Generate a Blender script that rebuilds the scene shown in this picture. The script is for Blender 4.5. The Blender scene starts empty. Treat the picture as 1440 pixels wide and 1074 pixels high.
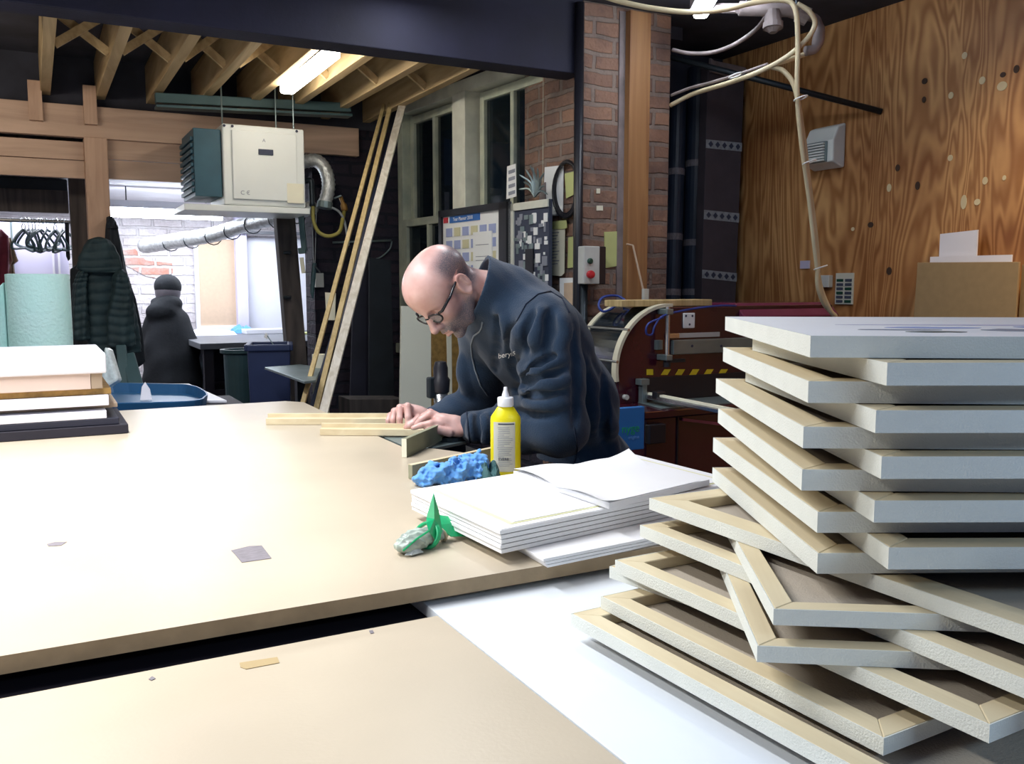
import bpy, bmesh, math, random
import numpy as np
from math import sin, cos, tan, atan, radians as R, pi
from mathutils import Vector, Matrix
from mathutils.bvhtree import BVHTree
random.seed(7); rng = np.random.RandomState(5)
S = bpy.context.scene
col = S.collection

# ------------------------------------------------------------------ camera
F = 1270.; CX = 720.; CY = 537.; H = 1.36
PITCH = atan(137 / F); AZ = atan(672 / (F / cos(PITCH)))
fw = Vector((sin(AZ) * cos(PITCH), cos(AZ) * cos(PITCH), -sin(PITCH)))
rt = Vector((cos(AZ), -sin(AZ), 0)); up = rt.cross(fw)
C0 = Vector((0, 0, H))
cam = bpy.data.cameras.new('camera'); co = bpy.data.objects.new('camera', cam); col.objects.link(co)
co.matrix_world = Matrix.Translation(C0) @ Matrix((rt, up, -fw)).transposed().to_4x4()
cam.sensor_width = 36; cam.lens = 36 * F / 1440; cam.clip_start = .02
S.camera = co
def ray(x, y): return fw + rt * ((x - CX) / F) - up * ((y - CY) / F)
def P(x, y, d): return C0 + ray(x, y) * d
def onz(x, y, z): r = ray(x, y); return C0 + r * ((z - H) / r.z)
def onx(x, y, X): r = ray(x, y); return C0 + r * (X / r.x)
def ony(x, y, Y): r = ray(x, y); return C0 + r * (Y / r.y)
S.view_settings.view_transform = 'Standard'; S.view_settings.look = 'None'
S.view_settings.gamma = 1; S.view_settings.exposure = 0.0
S.view_settings.use_curve_mapping = False

# ------------------------------------------------------------------ materials
M = {}
def nodes(name):
    m = bpy.data.materials.new(name); m.use_nodes = True; M[name] = m
    return m, m.node_tree.nodes, m.node_tree.links, m.node_tree.nodes['Principled BSDF']
def mat(name, c, rough=.6, metal=0, var=.12, scale=8, bump=0, bscale=60, stretch=(1, 1, 1), c2=None, emit=None, es=0, spec=.5, sheen=0, coat=0, alpha=1, trans=0):
    m, n, l, b = nodes(name)
    tc = n.new('ShaderNodeTexCoord'); mp = n.new('ShaderNodeMapping'); mp.inputs['Scale'].default_value = stretch
    l.new(tc.outputs['Object'], mp.inputs['Vector'])
    t = n.new('ShaderNodeTexNoise'); t.inputs['Scale'].default_value = scale; t.inputs['Detail'].default_value = 5
    l.new(mp.outputs['Vector'], t.inputs['Vector'])
    r = n.new('ShaderNodeValToRGB'); r.color_ramp.elements[0].position = .3; r.color_ramp.elements[1].position = .7
    c2 = c2 or tuple(v * (1 - var) for v in c)
    r.color_ramp.elements[0].color = (*c2, 1); r.color_ramp.elements[1].color = (*[min(1, v * (1 + var * .5)) for v in c], 1)
    l.new(t.outputs['Fac'], r.inputs['Fac']); l.new(r.outputs['Color'], b.inputs['Base Color'])
    b.inputs['Roughness'].default_value = rough; b.inputs['Metallic'].default_value = metal
    b.inputs['Specular IOR Level'].default_value = spec
    if sheen: b.inputs['Sheen Weight'].default_value = sheen; b.inputs['Sheen Roughness'].default_value = .6
    if coat: b.inputs['Coat Weight'].default_value = coat; b.inputs['Coat Roughness'].default_value = .1
    if trans: b.inputs['Transmission Weight'].default_value = trans
    if alpha < 1: b.inputs['Alpha'].default_value = alpha
    if emit: b.inputs['Emission Color'].default_value = (*emit, 1); b.inputs['Emission Strength'].default_value = es
    if bump:
        t2 = n.new('ShaderNodeTexNoise'); t2.inputs['Scale'].default_value = bscale; t2.inputs['Detail'].default_value = 6
        l.new(mp.outputs['Vector'], t2.inputs['Vector'])
        bp = n.new('ShaderNodeBump'); bp.inputs['Strength'].default_value = bump; bp.inputs['Distance'].default_value = .01
        l.new(t2.outputs['Fac'], bp.inputs['Height']); l.new(bp.outputs['Normal'], b.inputs['Normal'])
    return m
def wood(name, c1, c2, scale=6, stretch=(1, 1, .08), rough=.6, dist=3, bump=.1):
    m, n, l, b = nodes(name)
    tc = n.new('ShaderNodeTexCoord'); mp = n.new('ShaderNodeMapping'); mp.inputs['Scale'].default_value = stretch
    l.new(tc.outputs['Object'], mp.inputs['Vector'])
    t = n.new('ShaderNodeTexNoise'); t.inputs['Scale'].default_value = scale; t.inputs['Detail'].default_value = 6; t.inputs['Distortion'].default_value = dist
    l.new(mp.outputs['Vector'], t.inputs['Vector'])
    r = n.new('ShaderNodeValToRGB'); e = r.color_ramp.elements
    e[0].position = .32; e[0].color = (*c1, 1); e[1].position = .68; e[1].color = (*c2, 1)
    l.new(t.outputs['Fac'], r.inputs['Fac']); l.new(r.outputs['Color'], b.inputs['Base Color'])
    b.inputs['Roughness'].default_value = rough
    bp = n.new('ShaderNodeBump'); bp.inputs['Strength'].default_value = bump; bp.inputs['Distance'].default_value = .01
    l.new(t.outputs['Fac'], bp.inputs['Height']); l.new(bp.outputs['Normal'], b.inputs['Normal'])
    return m
def brick(name, c1, c2, mortar, dirt=(.02, .018, .02), dirtamt=.5, msize=.012, paint=None):
    m, n, l, b = nodes(name)
    tc = n.new('ShaderNodeTexCoord'); sp = n.new('ShaderNodeSeparateXYZ'); l.new(tc.outputs['Object'], sp.inputs[0])
    ad = n.new('ShaderNodeMath'); ad.operation = 'ADD'; l.new(sp.outputs['X'], ad.inputs[0]); l.new(sp.outputs['Y'], ad.inputs[1])
    cb = n.new('ShaderNodeCombineXYZ'); l.new(ad.outputs[0], cb.inputs['X']); l.new(sp.outputs['Z'], cb.inputs['Y'])
    w = n.new('ShaderNodeTexNoise'); w.inputs['Scale'].default_value = 9; l.new(tc.outputs['Object'], w.inputs['Vector'])
    mx = n.new('ShaderNodeMixRGB'); mx.blend_type = 'LINEAR_LIGHT'; mx.inputs['Fac'].default_value = .012
    l.new(cb.outputs[0], mx.inputs[1]); l.new(w.outputs['Color'], mx.inputs[2])
    bt = n.new('ShaderNodeTexBrick'); bt.inputs['Scale'].default_value = 1
    bt.inputs['Brick Width'].default_value = .225; bt.inputs['Row Height'].default_value = .075
    bt.inputs['Mortar Size'].default_value = msize; bt.inputs['Mortar Smooth'].default_value = .35
    bt.inputs['Color1'].default_value = (*c1, 1); bt.inputs['Color2'].default_value = (*c2, 1); bt.inputs['Mortar'].default_value = (*mortar, 1)
    l.new(mx.outputs[0], bt.inputs['Vector'])
    t = n.new('ShaderNodeTexNoise'); t.inputs['Scale'].default_value = 3.5; t.inputs['Detail'].default_value = 8; t.inputs['Roughness'].default_value = .65
    l.new(tc.outputs['Object'], t.inputs['Vector'])
    r = n.new('ShaderNodeValToRGB'); r.color_ramp.elements[0].position = .42; r.color_ramp.elements[1].position = .66
    r.color_ramp.elements[1].color = (dirtamt,) * 3 + (1,)
    l.new(t.outputs['Fac'], r.inputs['Fac'])
    m2 = n.new('ShaderNodeMixRGB'); l.new(r.outputs['Color'], m2.inputs['Fac']); l.new(bt.outputs['Color'], m2.inputs[1]); m2.inputs[2].default_value = (*dirt, 1)
    l.new(m2.outputs[0], b.inputs['Base Color']); b.inputs['Roughness'].default_value = .85
    bp = n.new('ShaderNodeBump'); bp.inputs['Strength'].default_value = .8; bp.inputs['Distance'].default_value = .012; bp.invert = True
    ma = n.new('ShaderNodeMath'); ma.operation = 'ADD'; l.new(bt.outputs['Fac'], ma.inputs[0])
    t3 = n.new('ShaderNodeTexNoise'); t3.inputs['Scale'].default_value = 40; l.new(tc.outputs['Object'], t3.inputs['Vector'])
    l.new(t3.outputs['Fac'], ma.inputs[1]); l.new(ma.outputs[0], bp.inputs['Height']); l.new(bp.outputs['Normal'], b.inputs['Normal'])
    return m

mat('mdf', (.53, .455, .345), .34, var=.08, scale=3, bump=.03, bscale=180)
mat('mdf_edge', (.34, .25, .15), .8, var=.15, scale=30, bump=.1)
mat('mdf_block', (.30, .30, .20), .7, var=.1, scale=20)
mat('white_sheet', (.78, .84, .90), .45, var=.04, scale=2)
mat('black_board', (.012, .01, .02), .7)
mat('canvas_side', (.75, .78, .73), .85, var=.06, scale=10, bump=.25, bscale=420)
mat('canvas_back', (.50, .44, .36), .9, var=.08, scale=6, bump=.2, bscale=400)
wood('stretcher_x', (.62, .51, .32), (.77, .68, .47), 14, (.10, 1, 1), .6, 1.2)
wood('stretcher_y', (.62, .51, .32), (.77, .68, .47), 14, (1, .10, 1), .6, 1.2)
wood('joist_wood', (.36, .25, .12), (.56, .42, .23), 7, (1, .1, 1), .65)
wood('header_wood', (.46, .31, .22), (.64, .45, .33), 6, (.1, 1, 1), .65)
wood('post_wood', (.44, .28, .19), (.60, .40, .28), 9, (1, 1, .08), .65)
wood('stud_wood', (.27, .125, .05), (.40, .21, .085), 12, (1, 1, .06), .6)
wood('old_timber', (.035, .03, .03), (.085, .07, .065), 8, (1, 1, .08), .85)
wood('pale_batten', (.52, .47, .38), (.74, .70, .62), 16, (1, 1, .05), .6)
wood('yellow_batten', (.44, .32, .14), (.62, .48, .24), 16, (1, 1, .05), .6)
mat('dark_batten', (.02, .03, .07), .5)
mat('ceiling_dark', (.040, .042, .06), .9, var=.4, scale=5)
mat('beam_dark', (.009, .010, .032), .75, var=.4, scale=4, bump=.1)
mat('steel_rail', (.07, .13, .14), .5, .3)
mat('floor_dark', (.03, .028, .035), .8, var=.4, scale=4)
mat('board_dark_panel', (.013, .014, .03), .6, var=.3)
mat('plaster_white', (.70, .69, .74), .8, var=.1, scale=6)
mat('white_panel', (.82, .84, .92), .5, var=.03)
mat('tan_panel', (.62, .47, .34), .8, var=.05, scale=40)
mat('lilac_panel', (.62, .60, .78), .5, var=.03)
mat('grey_worktop', (.14, .15, .17), .5)
mat('window_paint', (.56, .59, .46), .5, var=.22, scale=9, bump=.1, c2=(.38, .43, .36))
mat('window_paint_pale', (.80, .81, .70), .5, var=.18, scale=9)
mat('cream_panel', (.84, .85, .72), .6, var=.05, scale=3)
mat('osb', (.42, .25, .07), .7, var=.35, scale=40)
mat('heater_white', (.78, .82, .80), .45, var=.05, scale=3)
mat('heater_teal', (.03, .10, .14), .5, var=.15)
mat('chrome', (.55, .57, .58), .25, .95, var=.15, scale=12)
mat('foil', (.66, .68, .68), .35, .55, var=.3, scale=40, bump=.5, bscale=90)
mat('dark_metal', (.03, .04, .05), .4, .6)
mat('grey_metal', (.25, .32, .33), .4, .6, var=.2)
mat('plastic_black', (.012, .012, .018), .4)
mat('plastic_grey', (.55, .57, .55), .5)
mat('plastic_teal', (.03, .075, .09), .5)
mat('machine_red', (.050, .005, .015), .22, var=.15, scale=3, coat=.5)
mat('machine_red_light', (.20, .035, .085), .18, coat=.6)
mat('cream_trim', (.70, .66, .50), .5)
mat('drum_black', (.012, .018, .025), .14, coat=1)
mat('panel_blue', (.02, .18, .52), .4, var=.05)
mat('yellow_paint', (.75, .58, .02), .5)
mat('paper_white', (.88, .90, .90), .8, var=.03)
mat('foam_white', (.90, .91, .93), .6, var=.02)
mat('foam_edge', (.72, .74, .70), .8, var=.05)
mat('foam_seam', (.12, .12, .11), .9)
mat('foam_yellow', (.78, .78, .48), .7, var=.03)
mat('paper_cream', (.82, .80, .64), .8, var=.06)
mat('paper_yellow', (.58, .62, .26), .8, var=.06)
mat('ink', (.05, .06, .10), .8)
mat('ink_grey', (.28, .30, .36), .8)
mat('ink_blue', (.04, .16, .50), .8)
mat('cell_blue', (.36, .42, .68), .8, var=.06)
mat('cell_cream', (.66, .64, .42), .8, var=.06)
mat('red', (.55, .02, .03), .4)
mat('green_dark', (.01, .06, .04), .4)
mat('bottle_yellow', (.86, .76, .01), .35, var=.03, spec=.5)
mat('cap_white', (.82, .84, .88), .4, var=.02)
mat('label_grey', (.60, .60, .52), .6, var=.05)
mat('tissue_blue', (.10, .34, .78), .85, var=.15, scale=25, sheen=.3)
mat('tissue_teal', (.05, .14, .15), .7, var=.2)
mat('pack_green', (.01, .42, .16), .35, var=.2, scale=30)
mat('pack_clear', (.42, .50, .44), .3, var=.35, scale=45, bump=.3)
mat('pack_pale', (.62, .68, .68), .35, var=.25, scale=60)
mat('cardboard', (.34, .235, .12), .8, var=.08, scale=30)
mat('cardboard_dark', (.075, .062, .075), .85, var=.12, scale=10)
mat('tube_teal', (.018, .03, .055), .5, var=.2)
mat('tape_white', (.36, .40, .44), .5, var=.3, scale=50)
mat('tape_grey', (.20, .18, .20), .6, var=.3, scale=60, stretch=(1, 4, 1))
mat('tape_tan', (.42, .31, .15), .6, var=.1)
mat('cable_cream', (.58, .50, .33), .5, var=.12)
mat('cable_blue', (.02, .05, .28), .4)
mat('pipe_grime', (.24, .20, .20), .6, var=.3, scale=14)
mat('brass_valve', (.30, .16, .04), .45, .4)
mat('hose_yellow', (.34, .30, .07), .5)
mat('hose_grey', (.30, .33, .36), .5)
mat('roll_mint', (.42, .70, .66), .35, var=.14, scale=7, bump=.35, bscale=80, c2=(.50, .74, .72))
mat('box_white', (.78, .78, .86), .5, var=.02)
mat('box_pink', (.66, .52, .46), .7, var=.04)
mat('box_tan', (.38, .29, .21), .7, var=.1)
mat('tub_blue', (.02, .11, .26), .4, var=.1)
mat('bin_navy', (.02, .035, .11), .5)
mat('cloth_red', (.13, .012, .03), .9, var=.25, scale=12)
mat('cloth_tan', (.25, .18, .13), .9, var=.2)
mat('coat_teal', (.012, .034, .042), .75, var=.3, scale=12, bump=.3, bscale=25)
mat('coat_dark', (.010, .016, .024), .8, var=.3, scale=9, bump=.3, bscale=20)
mat('coat_black', (.010, .013, .018), .9, var=.3, scale=9, bump=.2, bscale=60)
mat('hat_grey', (.06, .06, .065), .9)
mat('fleece', (.014, .036, .075), .95, var=.22, scale=5, bump=.3, bscale=260, sheen=.22, spec=.2)
mat('fleece_dark', (.012, .022, .05), .92, var=.2, scale=8, bump=.3, bscale=200)
mat('zip_grey', (.25, .30, .36), .5, .3)
mat('trousers', (.012, .014, .03), .9, var=.2, scale=8)
mat('shoe_black', (.01, .01, .012), .5)
mat('glasses_black', (.01, .01, .014), .25)
mat('bricks_white_plug', (.70, .60, .38), .7)
mat('plug_dark', (.05, .025, .015), .7)
brick('brick_pier', (.36, .205, .135), (.23, .135, .10), (.27, .21, .175), dirt=(.06, .045, .05), dirtamt=.65)
brick('brick_dark', (.035, .022, .035), (.025, .02, .035), (.012, .013, .025), dirt=(.012, .014, .03), dirtamt=.7)
brick('brick_white', (.66, .62, .64), (.70, .67, .70), (.60, .58, .60), dirt=(.34, .29, .30), dirtamt=.55)
brick('brick_red_patch', (.50, .22, .16), (.58, .30, .24), (.62, .56, .54), dirt=(.62, .56, .55), dirtamt=.7)

# plywood wall
m, n, l, b = nodes('plywood')
tc = n.new('ShaderNodeTexCoord'); mp = n.new('ShaderNodeMapping'); mp.inputs['Scale'].default_value = (1, 1, .16)
l.new(tc.outputs['Object'], mp.inputs['Vector'])
t = n.new('ShaderNodeTexNoise'); t.inputs['Scale'].default_value = 2.6; t.inputs['Detail'].default_value = 3; t.inputs['Distortion'].default_value = .9
l.new(mp.outputs['Vector'], t.inputs['Vector'])
mu = n.new('ShaderNodeMath'); mu.operation = 'MULTIPLY'; mu.inputs[1].default_value = 150; l.new(t.outputs['Fac'], mu.inputs[0])
si = n.new('ShaderNodeMath'); si.operation = 'SINE'; l.new(mu.outputs[0], si.inputs[0])
r = n.new('ShaderNodeValToRGB'); e = r.color_ramp.elements
e[0].position = 0; e[0].color = (.38, .17, .055, 1); e[1].position = 1; e[1].color = (.66, .37, .15, 1)
mr = n.new('ShaderNodeMapRange'); mr.inputs[1].default_value = -1; l.new(si.outputs[0], mr.inputs[0]); l.new(mr.outputs[0], r.inputs['Fac'])
t2 = n.new('ShaderNodeTexNoise'); t2.inputs['Scale'].default_value = 2.2; t2.inputs['Detail'].default_value = 5; l.new(tc.outputs['Object'], t2.inputs['Vector'])
r2 = n.new('ShaderNodeValToRGB'); r2.color_ramp.elements[0].position = .35; r2.color_ramp.elements[0].color = (.62, .50, .42, 1); r2.color_ramp.elements[1].position = .62; r2.color_ramp.elements[1].color = (1, 1, 1, 1)
l.new(t2.outputs['Fac'], r2.inputs['Fac'])
mm = n.new('ShaderNodeMixRGB'); mm.blend_type = 'MULTIPLY'; mm.inputs['Fac'].default_value = 1
l.new(r.outputs['Color'], mm.inputs[1]); l.new(r2.outputs['Color'], mm.inputs[2]); l.new(mm.outputs[0], b.inputs['Base Color'])
b.inputs['Roughness'].default_value = .55

# skin (stubble mask stored per vertex as intrinsic colour of the hair stubble)
m, n, l, b = nodes('skin')
at = n.new('ShaderNodeAttribute'); at.attribute_name = 'stubble'
t = n.new('ShaderNodeTexNoise'); t.inputs['Scale'].default_value = 22; t.inputs['Detail'].default_value = 4
tc = n.new('ShaderNodeTexCoord'); l.new(tc.outputs['Object'], t.inputs['Vector'])
r = n.new('ShaderNodeValToRGB'); e = r.color_ramp.elements; e[0].position = .3; e[0].color = (.58, .32, .28, 1); e[1].position = .7; e[1].color = (.73, .48, .44, 1)
l.new(t.outputs['Fac'], r.inputs['Fac'])
t2 = n.new('ShaderNodeTexNoise'); t2.inputs['Scale'].default_value = 400; l.new(tc.outputs['Object'], t2.inputs['Vector'])
mu = n.new('ShaderNodeMath'); mu.operation = 'MULTIPLY'; l.new(at.outputs['Fac'], mu.inputs[0]); 
mr = n.new('ShaderNodeMapRange'); mr.inputs[1].default_value = .35; mr.inputs[2].default_value = .6; mr.inputs[3].default_value = .65; l.new(t2.outputs['Fac'], mr.inputs[0]); l.new(mr.outputs[0], mu.inputs[1])
mx = n.new('ShaderNodeMixRGB'); l.new(mu.outputs[0], mx.inputs['Fac']); l.new(r.outputs['Color'], mx.inputs[1]); mx.inputs[2].default_value = (.13, .12, .14, 1)
l.new(mx.outputs[0], b.inputs['Base Color']); b.inputs['Roughness'].default_value = .38
b.inputs['Subsurface Weight'].default_value = .12; b.inputs['Subsurface Radius'].default_value = (.8, .3, .2); b.inputs['Subsurface Scale'].default_value = .01
# glass
def glass(name, c, rough, a):
    m, n, l, b = nodes(name); b.inputs['Base Color'].default_value = (*c, 1); b.inputs['Roughness'].default_value = rough
    b.inputs['Alpha'].default_value = a; b.inputs['IOR'].default_value = 1.5; b.inputs['Specular IOR Level'].default_value = .8
glass('window_glass', (.01, .02, .03), .08, .45)
glass('lens_glass', (.3, .35, .38), .05, .25)
def emis(name, c, s):
    m, n, l, b = nodes(name); b.inputs['Base Color'].default_value = (*c, 1)
    b.inputs['Emission Color'].default_value = (*c, 1); b.inputs['Emission Strength'].default_value = s
emis('tube_warm', (1, .93, .80), 26)
emis('tube_cool', (.86, .92, 1), 30)

# ------------------------------------------------------------------ objects
def mesh(name, verts, faces, mt, parent=None, bevel=0, smooth=False, seg=2):
    me = bpy.data.meshes.new(name); me.from_pydata([tuple(v) for v in verts], [], faces); me.validate()
    bm = bmesh.new(); bm.from_mesh(me); bmesh.ops.recalc_face_normals(bm, faces=bm.faces); bm.to_mesh(me); bm.free()
    o = bpy.data.objects.new(name, me); col.objects.link(o); me.materials.append(M[mt])
    if parent: o.parent = parent
    if bevel:
        b = o.modifiers.new('bevel', 'BEVEL'); b.width = bevel; b.segments = seg; b.limit_method = 'ANGLE'; b.angle_limit = R(40)
    if smooth: me.polygons.foreach_set('use_smooth', [True] * len(me.polygons))
    return o
def tag(o, label, cat, group=None, kind=None):
    if label: o['label'] = label
    if cat: o['category'] = cat
    if group: o['group'] = group
    if kind: o['kind'] = kind
    return o
def thing(name, label, cat, loc=(0, 0, 0), rz=0, group=None):
    o = bpy.data.objects.new(name, None); col.objects.link(o); o.location = loc; o.rotation_euler = (0, 0, rz)
    o.empty_display_size = .05
    return tag(o, label, cat, group)
def structure(o): o['kind'] = 'structure'; return o
BF = [(0, 1, 2, 3), (7, 6, 5, 4), (0, 4, 5, 1), (1, 5, 6, 2), (2, 6, 7, 3), (3, 7, 4, 0)]
class B:
    """collects shapes into one mesh"""
    def __init__(s): s.v = []; s.f = []
    def raw(s, v, f):
        k = len(s.v); s.v += [Vector(p) for p in v]; s.f += [tuple(i + k for i in q) for q in f]; return s
    def box(s, x0, x1, y0, y1, z0, z1):
        return s.raw([(x0, y0, z0), (x1, y0, z0), (x1, y1, z0), (x0, y1, z0), (x0, y0, z1), (x1, y0, z1), (x1, y1, z1), (x0, y1, z1)], BF)
    def bar(s, a, b, w, h, upv=(0, 0, 1)):
        a = Vector(a); b = Vector(b); d = (b - a).normalized(); u = Vector(upv); sd = d.cross(u)
        if sd.length < 1e-3: sd = d.cross(Vector((1, 0, 0)))
        sd.normalize(); u = sd.cross(d).normalized()
        q = [a + sd * (i * w / 2) + u * (j * h / 2) for i, j in ((-1, -1), (1, -1), (1, 1), (-1, 1))]
        q += [p + (b - a) for p in q]
        return s.raw(q, BF)
    def prism(s, poly, off):
        n = len(poly); off = Vector(off); v = [Vector(p) for p in poly]; v += [p + off for p in v]
        return s.raw(v, [tuple(range(n)), tuple(range(2 * n - 1, n - 1, -1))] + [(i, (i + 1) % n, (i + 1) % n + n, i + n) for i in range(n)])
    def tube(s, pts, r, n=10, cap=True):
        pts = [Vector(p) for p in pts]; rs = r if isinstance(r, (list, tuple)) else [r] * len(pts)
        base = len(s.v); prev = None
        for i, p in enumerate(pts):
            d = (pts[min(i + 1, len(pts) - 1)] - pts[max(i - 1, 0)]).normalized()
            if prev is None:
                a = d.orthogonal().normalized()
            else:
                a = (prev - d * prev.dot(d)); a = a.normalized() if a.length > 1e-6 else d.orthogonal().normalized()
            prev = a; bb = d.cross(a)
            s.v += [p + (a * cos(2 * pi * k / n) + bb * sin(2 * pi * k / n)) * rs[i] for k in range(n)]
        for i in range(len(pts) - 1):
            for k in range(n):
                k2 = (k + 1) % n; o = base + i * n
                s.f.append((o + k, o + k2, o + n + k2, o + n + k))
        if cap:
            s.f.append(tuple(base + k for k in range(n))[::-1]); s.f.append(tuple(base + (len(pts) - 1) * n + k for k in range(n)))
        return s
    def lathe(s, prof, c, n=32, sx=1, sy=1, rz=0):
        base = len(s.v)
        for r, z in prof:
            for k in range(n):
                a = 2 * pi * k / n; x = r * cos(a) * sx; y = r * sin(a) * sy
                s.v.append(Vector((c[0] + x * cos(rz) - y * sin(rz), c[1] + x * sin(rz) + y * cos(rz), c[2] + z)))
        for i in range(len(prof) - 1):
            for k in range(n):
                k2 = (k + 1) % n; o = base + i * n; s.f.append((o + k, o + k2, o + n + k2, o + n + k))
        s.f.append(tuple(base + k for k in range(n))[::-1]); s.f.append(tuple(base + (len(prof) - 1) * n + k for k in range(n)))
        return s
    def make(s, name, mt, parent=None, bevel=0, smooth=False, seg=2):
        return mesh(name, s.v, s.f, mt, parent, bevel, smooth, seg)
def spline(pts, n=8):
    pts = [Vector(p) for p in pts]; out = []
    q = [pts[0] * 2 - pts[1]] + pts + [pts[-1] * 2 - pts[-2]]
    for i in range(1, len(q) - 2):
        for k in range(n):
            t = k / n; a, b, c, d = q[i - 1:i + 3]
            out.append(.5 * ((2 * b) + (c - a) * t + (2 * a - 5 * b + 4 * c - d) * t * t + (3 * b - a - 3 * c + d) * t ** 3))
    return out + [pts[-1]]
def copy_tree(o, parent=None):
    c = o.copy(); col.objects.link(c)
    if parent: c.parent = parent
    for ch in list(o.children): copy_tree(ch, c)
    return c
def smooth_all(o, ang=40):
    me = o.data; me.polygons.foreach_set('use_smooth', [True] * len(me.polygons))
    try: me.set_sharp_from_angle(angle=R(ang))
    except Exception: pass
    return o
def text_mesh(name, body, size, origin, ex, ey, mt, parent=None, depth=.0004, bvh=None, dirv=None, align='LEFT'):
    """raised lettering lying in the plane ex, ey; optionally draped on a surface"""
    cu = bpy.data.curves.new(name, 'FONT'); cu.body = body; cu.size = size; cu.extrude = depth; cu.align_x = align
    t = bpy.data.objects.new(name, cu); col.objects.link(t)
    dg = bpy.context.evaluated_depsgraph_get(); me = bpy.data.meshes.new_from_object(t.evaluated_get(dg))
    bpy.data.objects.remove(t); bpy.data.curves.remove(cu)
    ex = Vector(ex).normalized(); ey = Vector(ey).normalized(); ez = ex.cross(ey)
    for v in me.vertices:
        x, y, z = v.co
        p = Vector(origin) + ex * x + ey * y + ez * (z + depth)
        if bvh is not None:
            hit = bvh.ray_cast(p + ez * .15, -ez)
            if hit[0] is not None: p = hit[0] + ez * (.003 + z)
        v.co = p
    me.materials.clear(); me.materials.append(M[mt])
    o = bpy.data.objects.new(name, me); col.objects.link(o)
    if parent: o.parent = parent
    return o
def quad_on(name, pts, off, mt, parent=None, bevel=0):
    """thin sheet with real thickness from a polygon"""
    return B().prism(pts, off).make(name, mt, parent, bevel)

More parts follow.
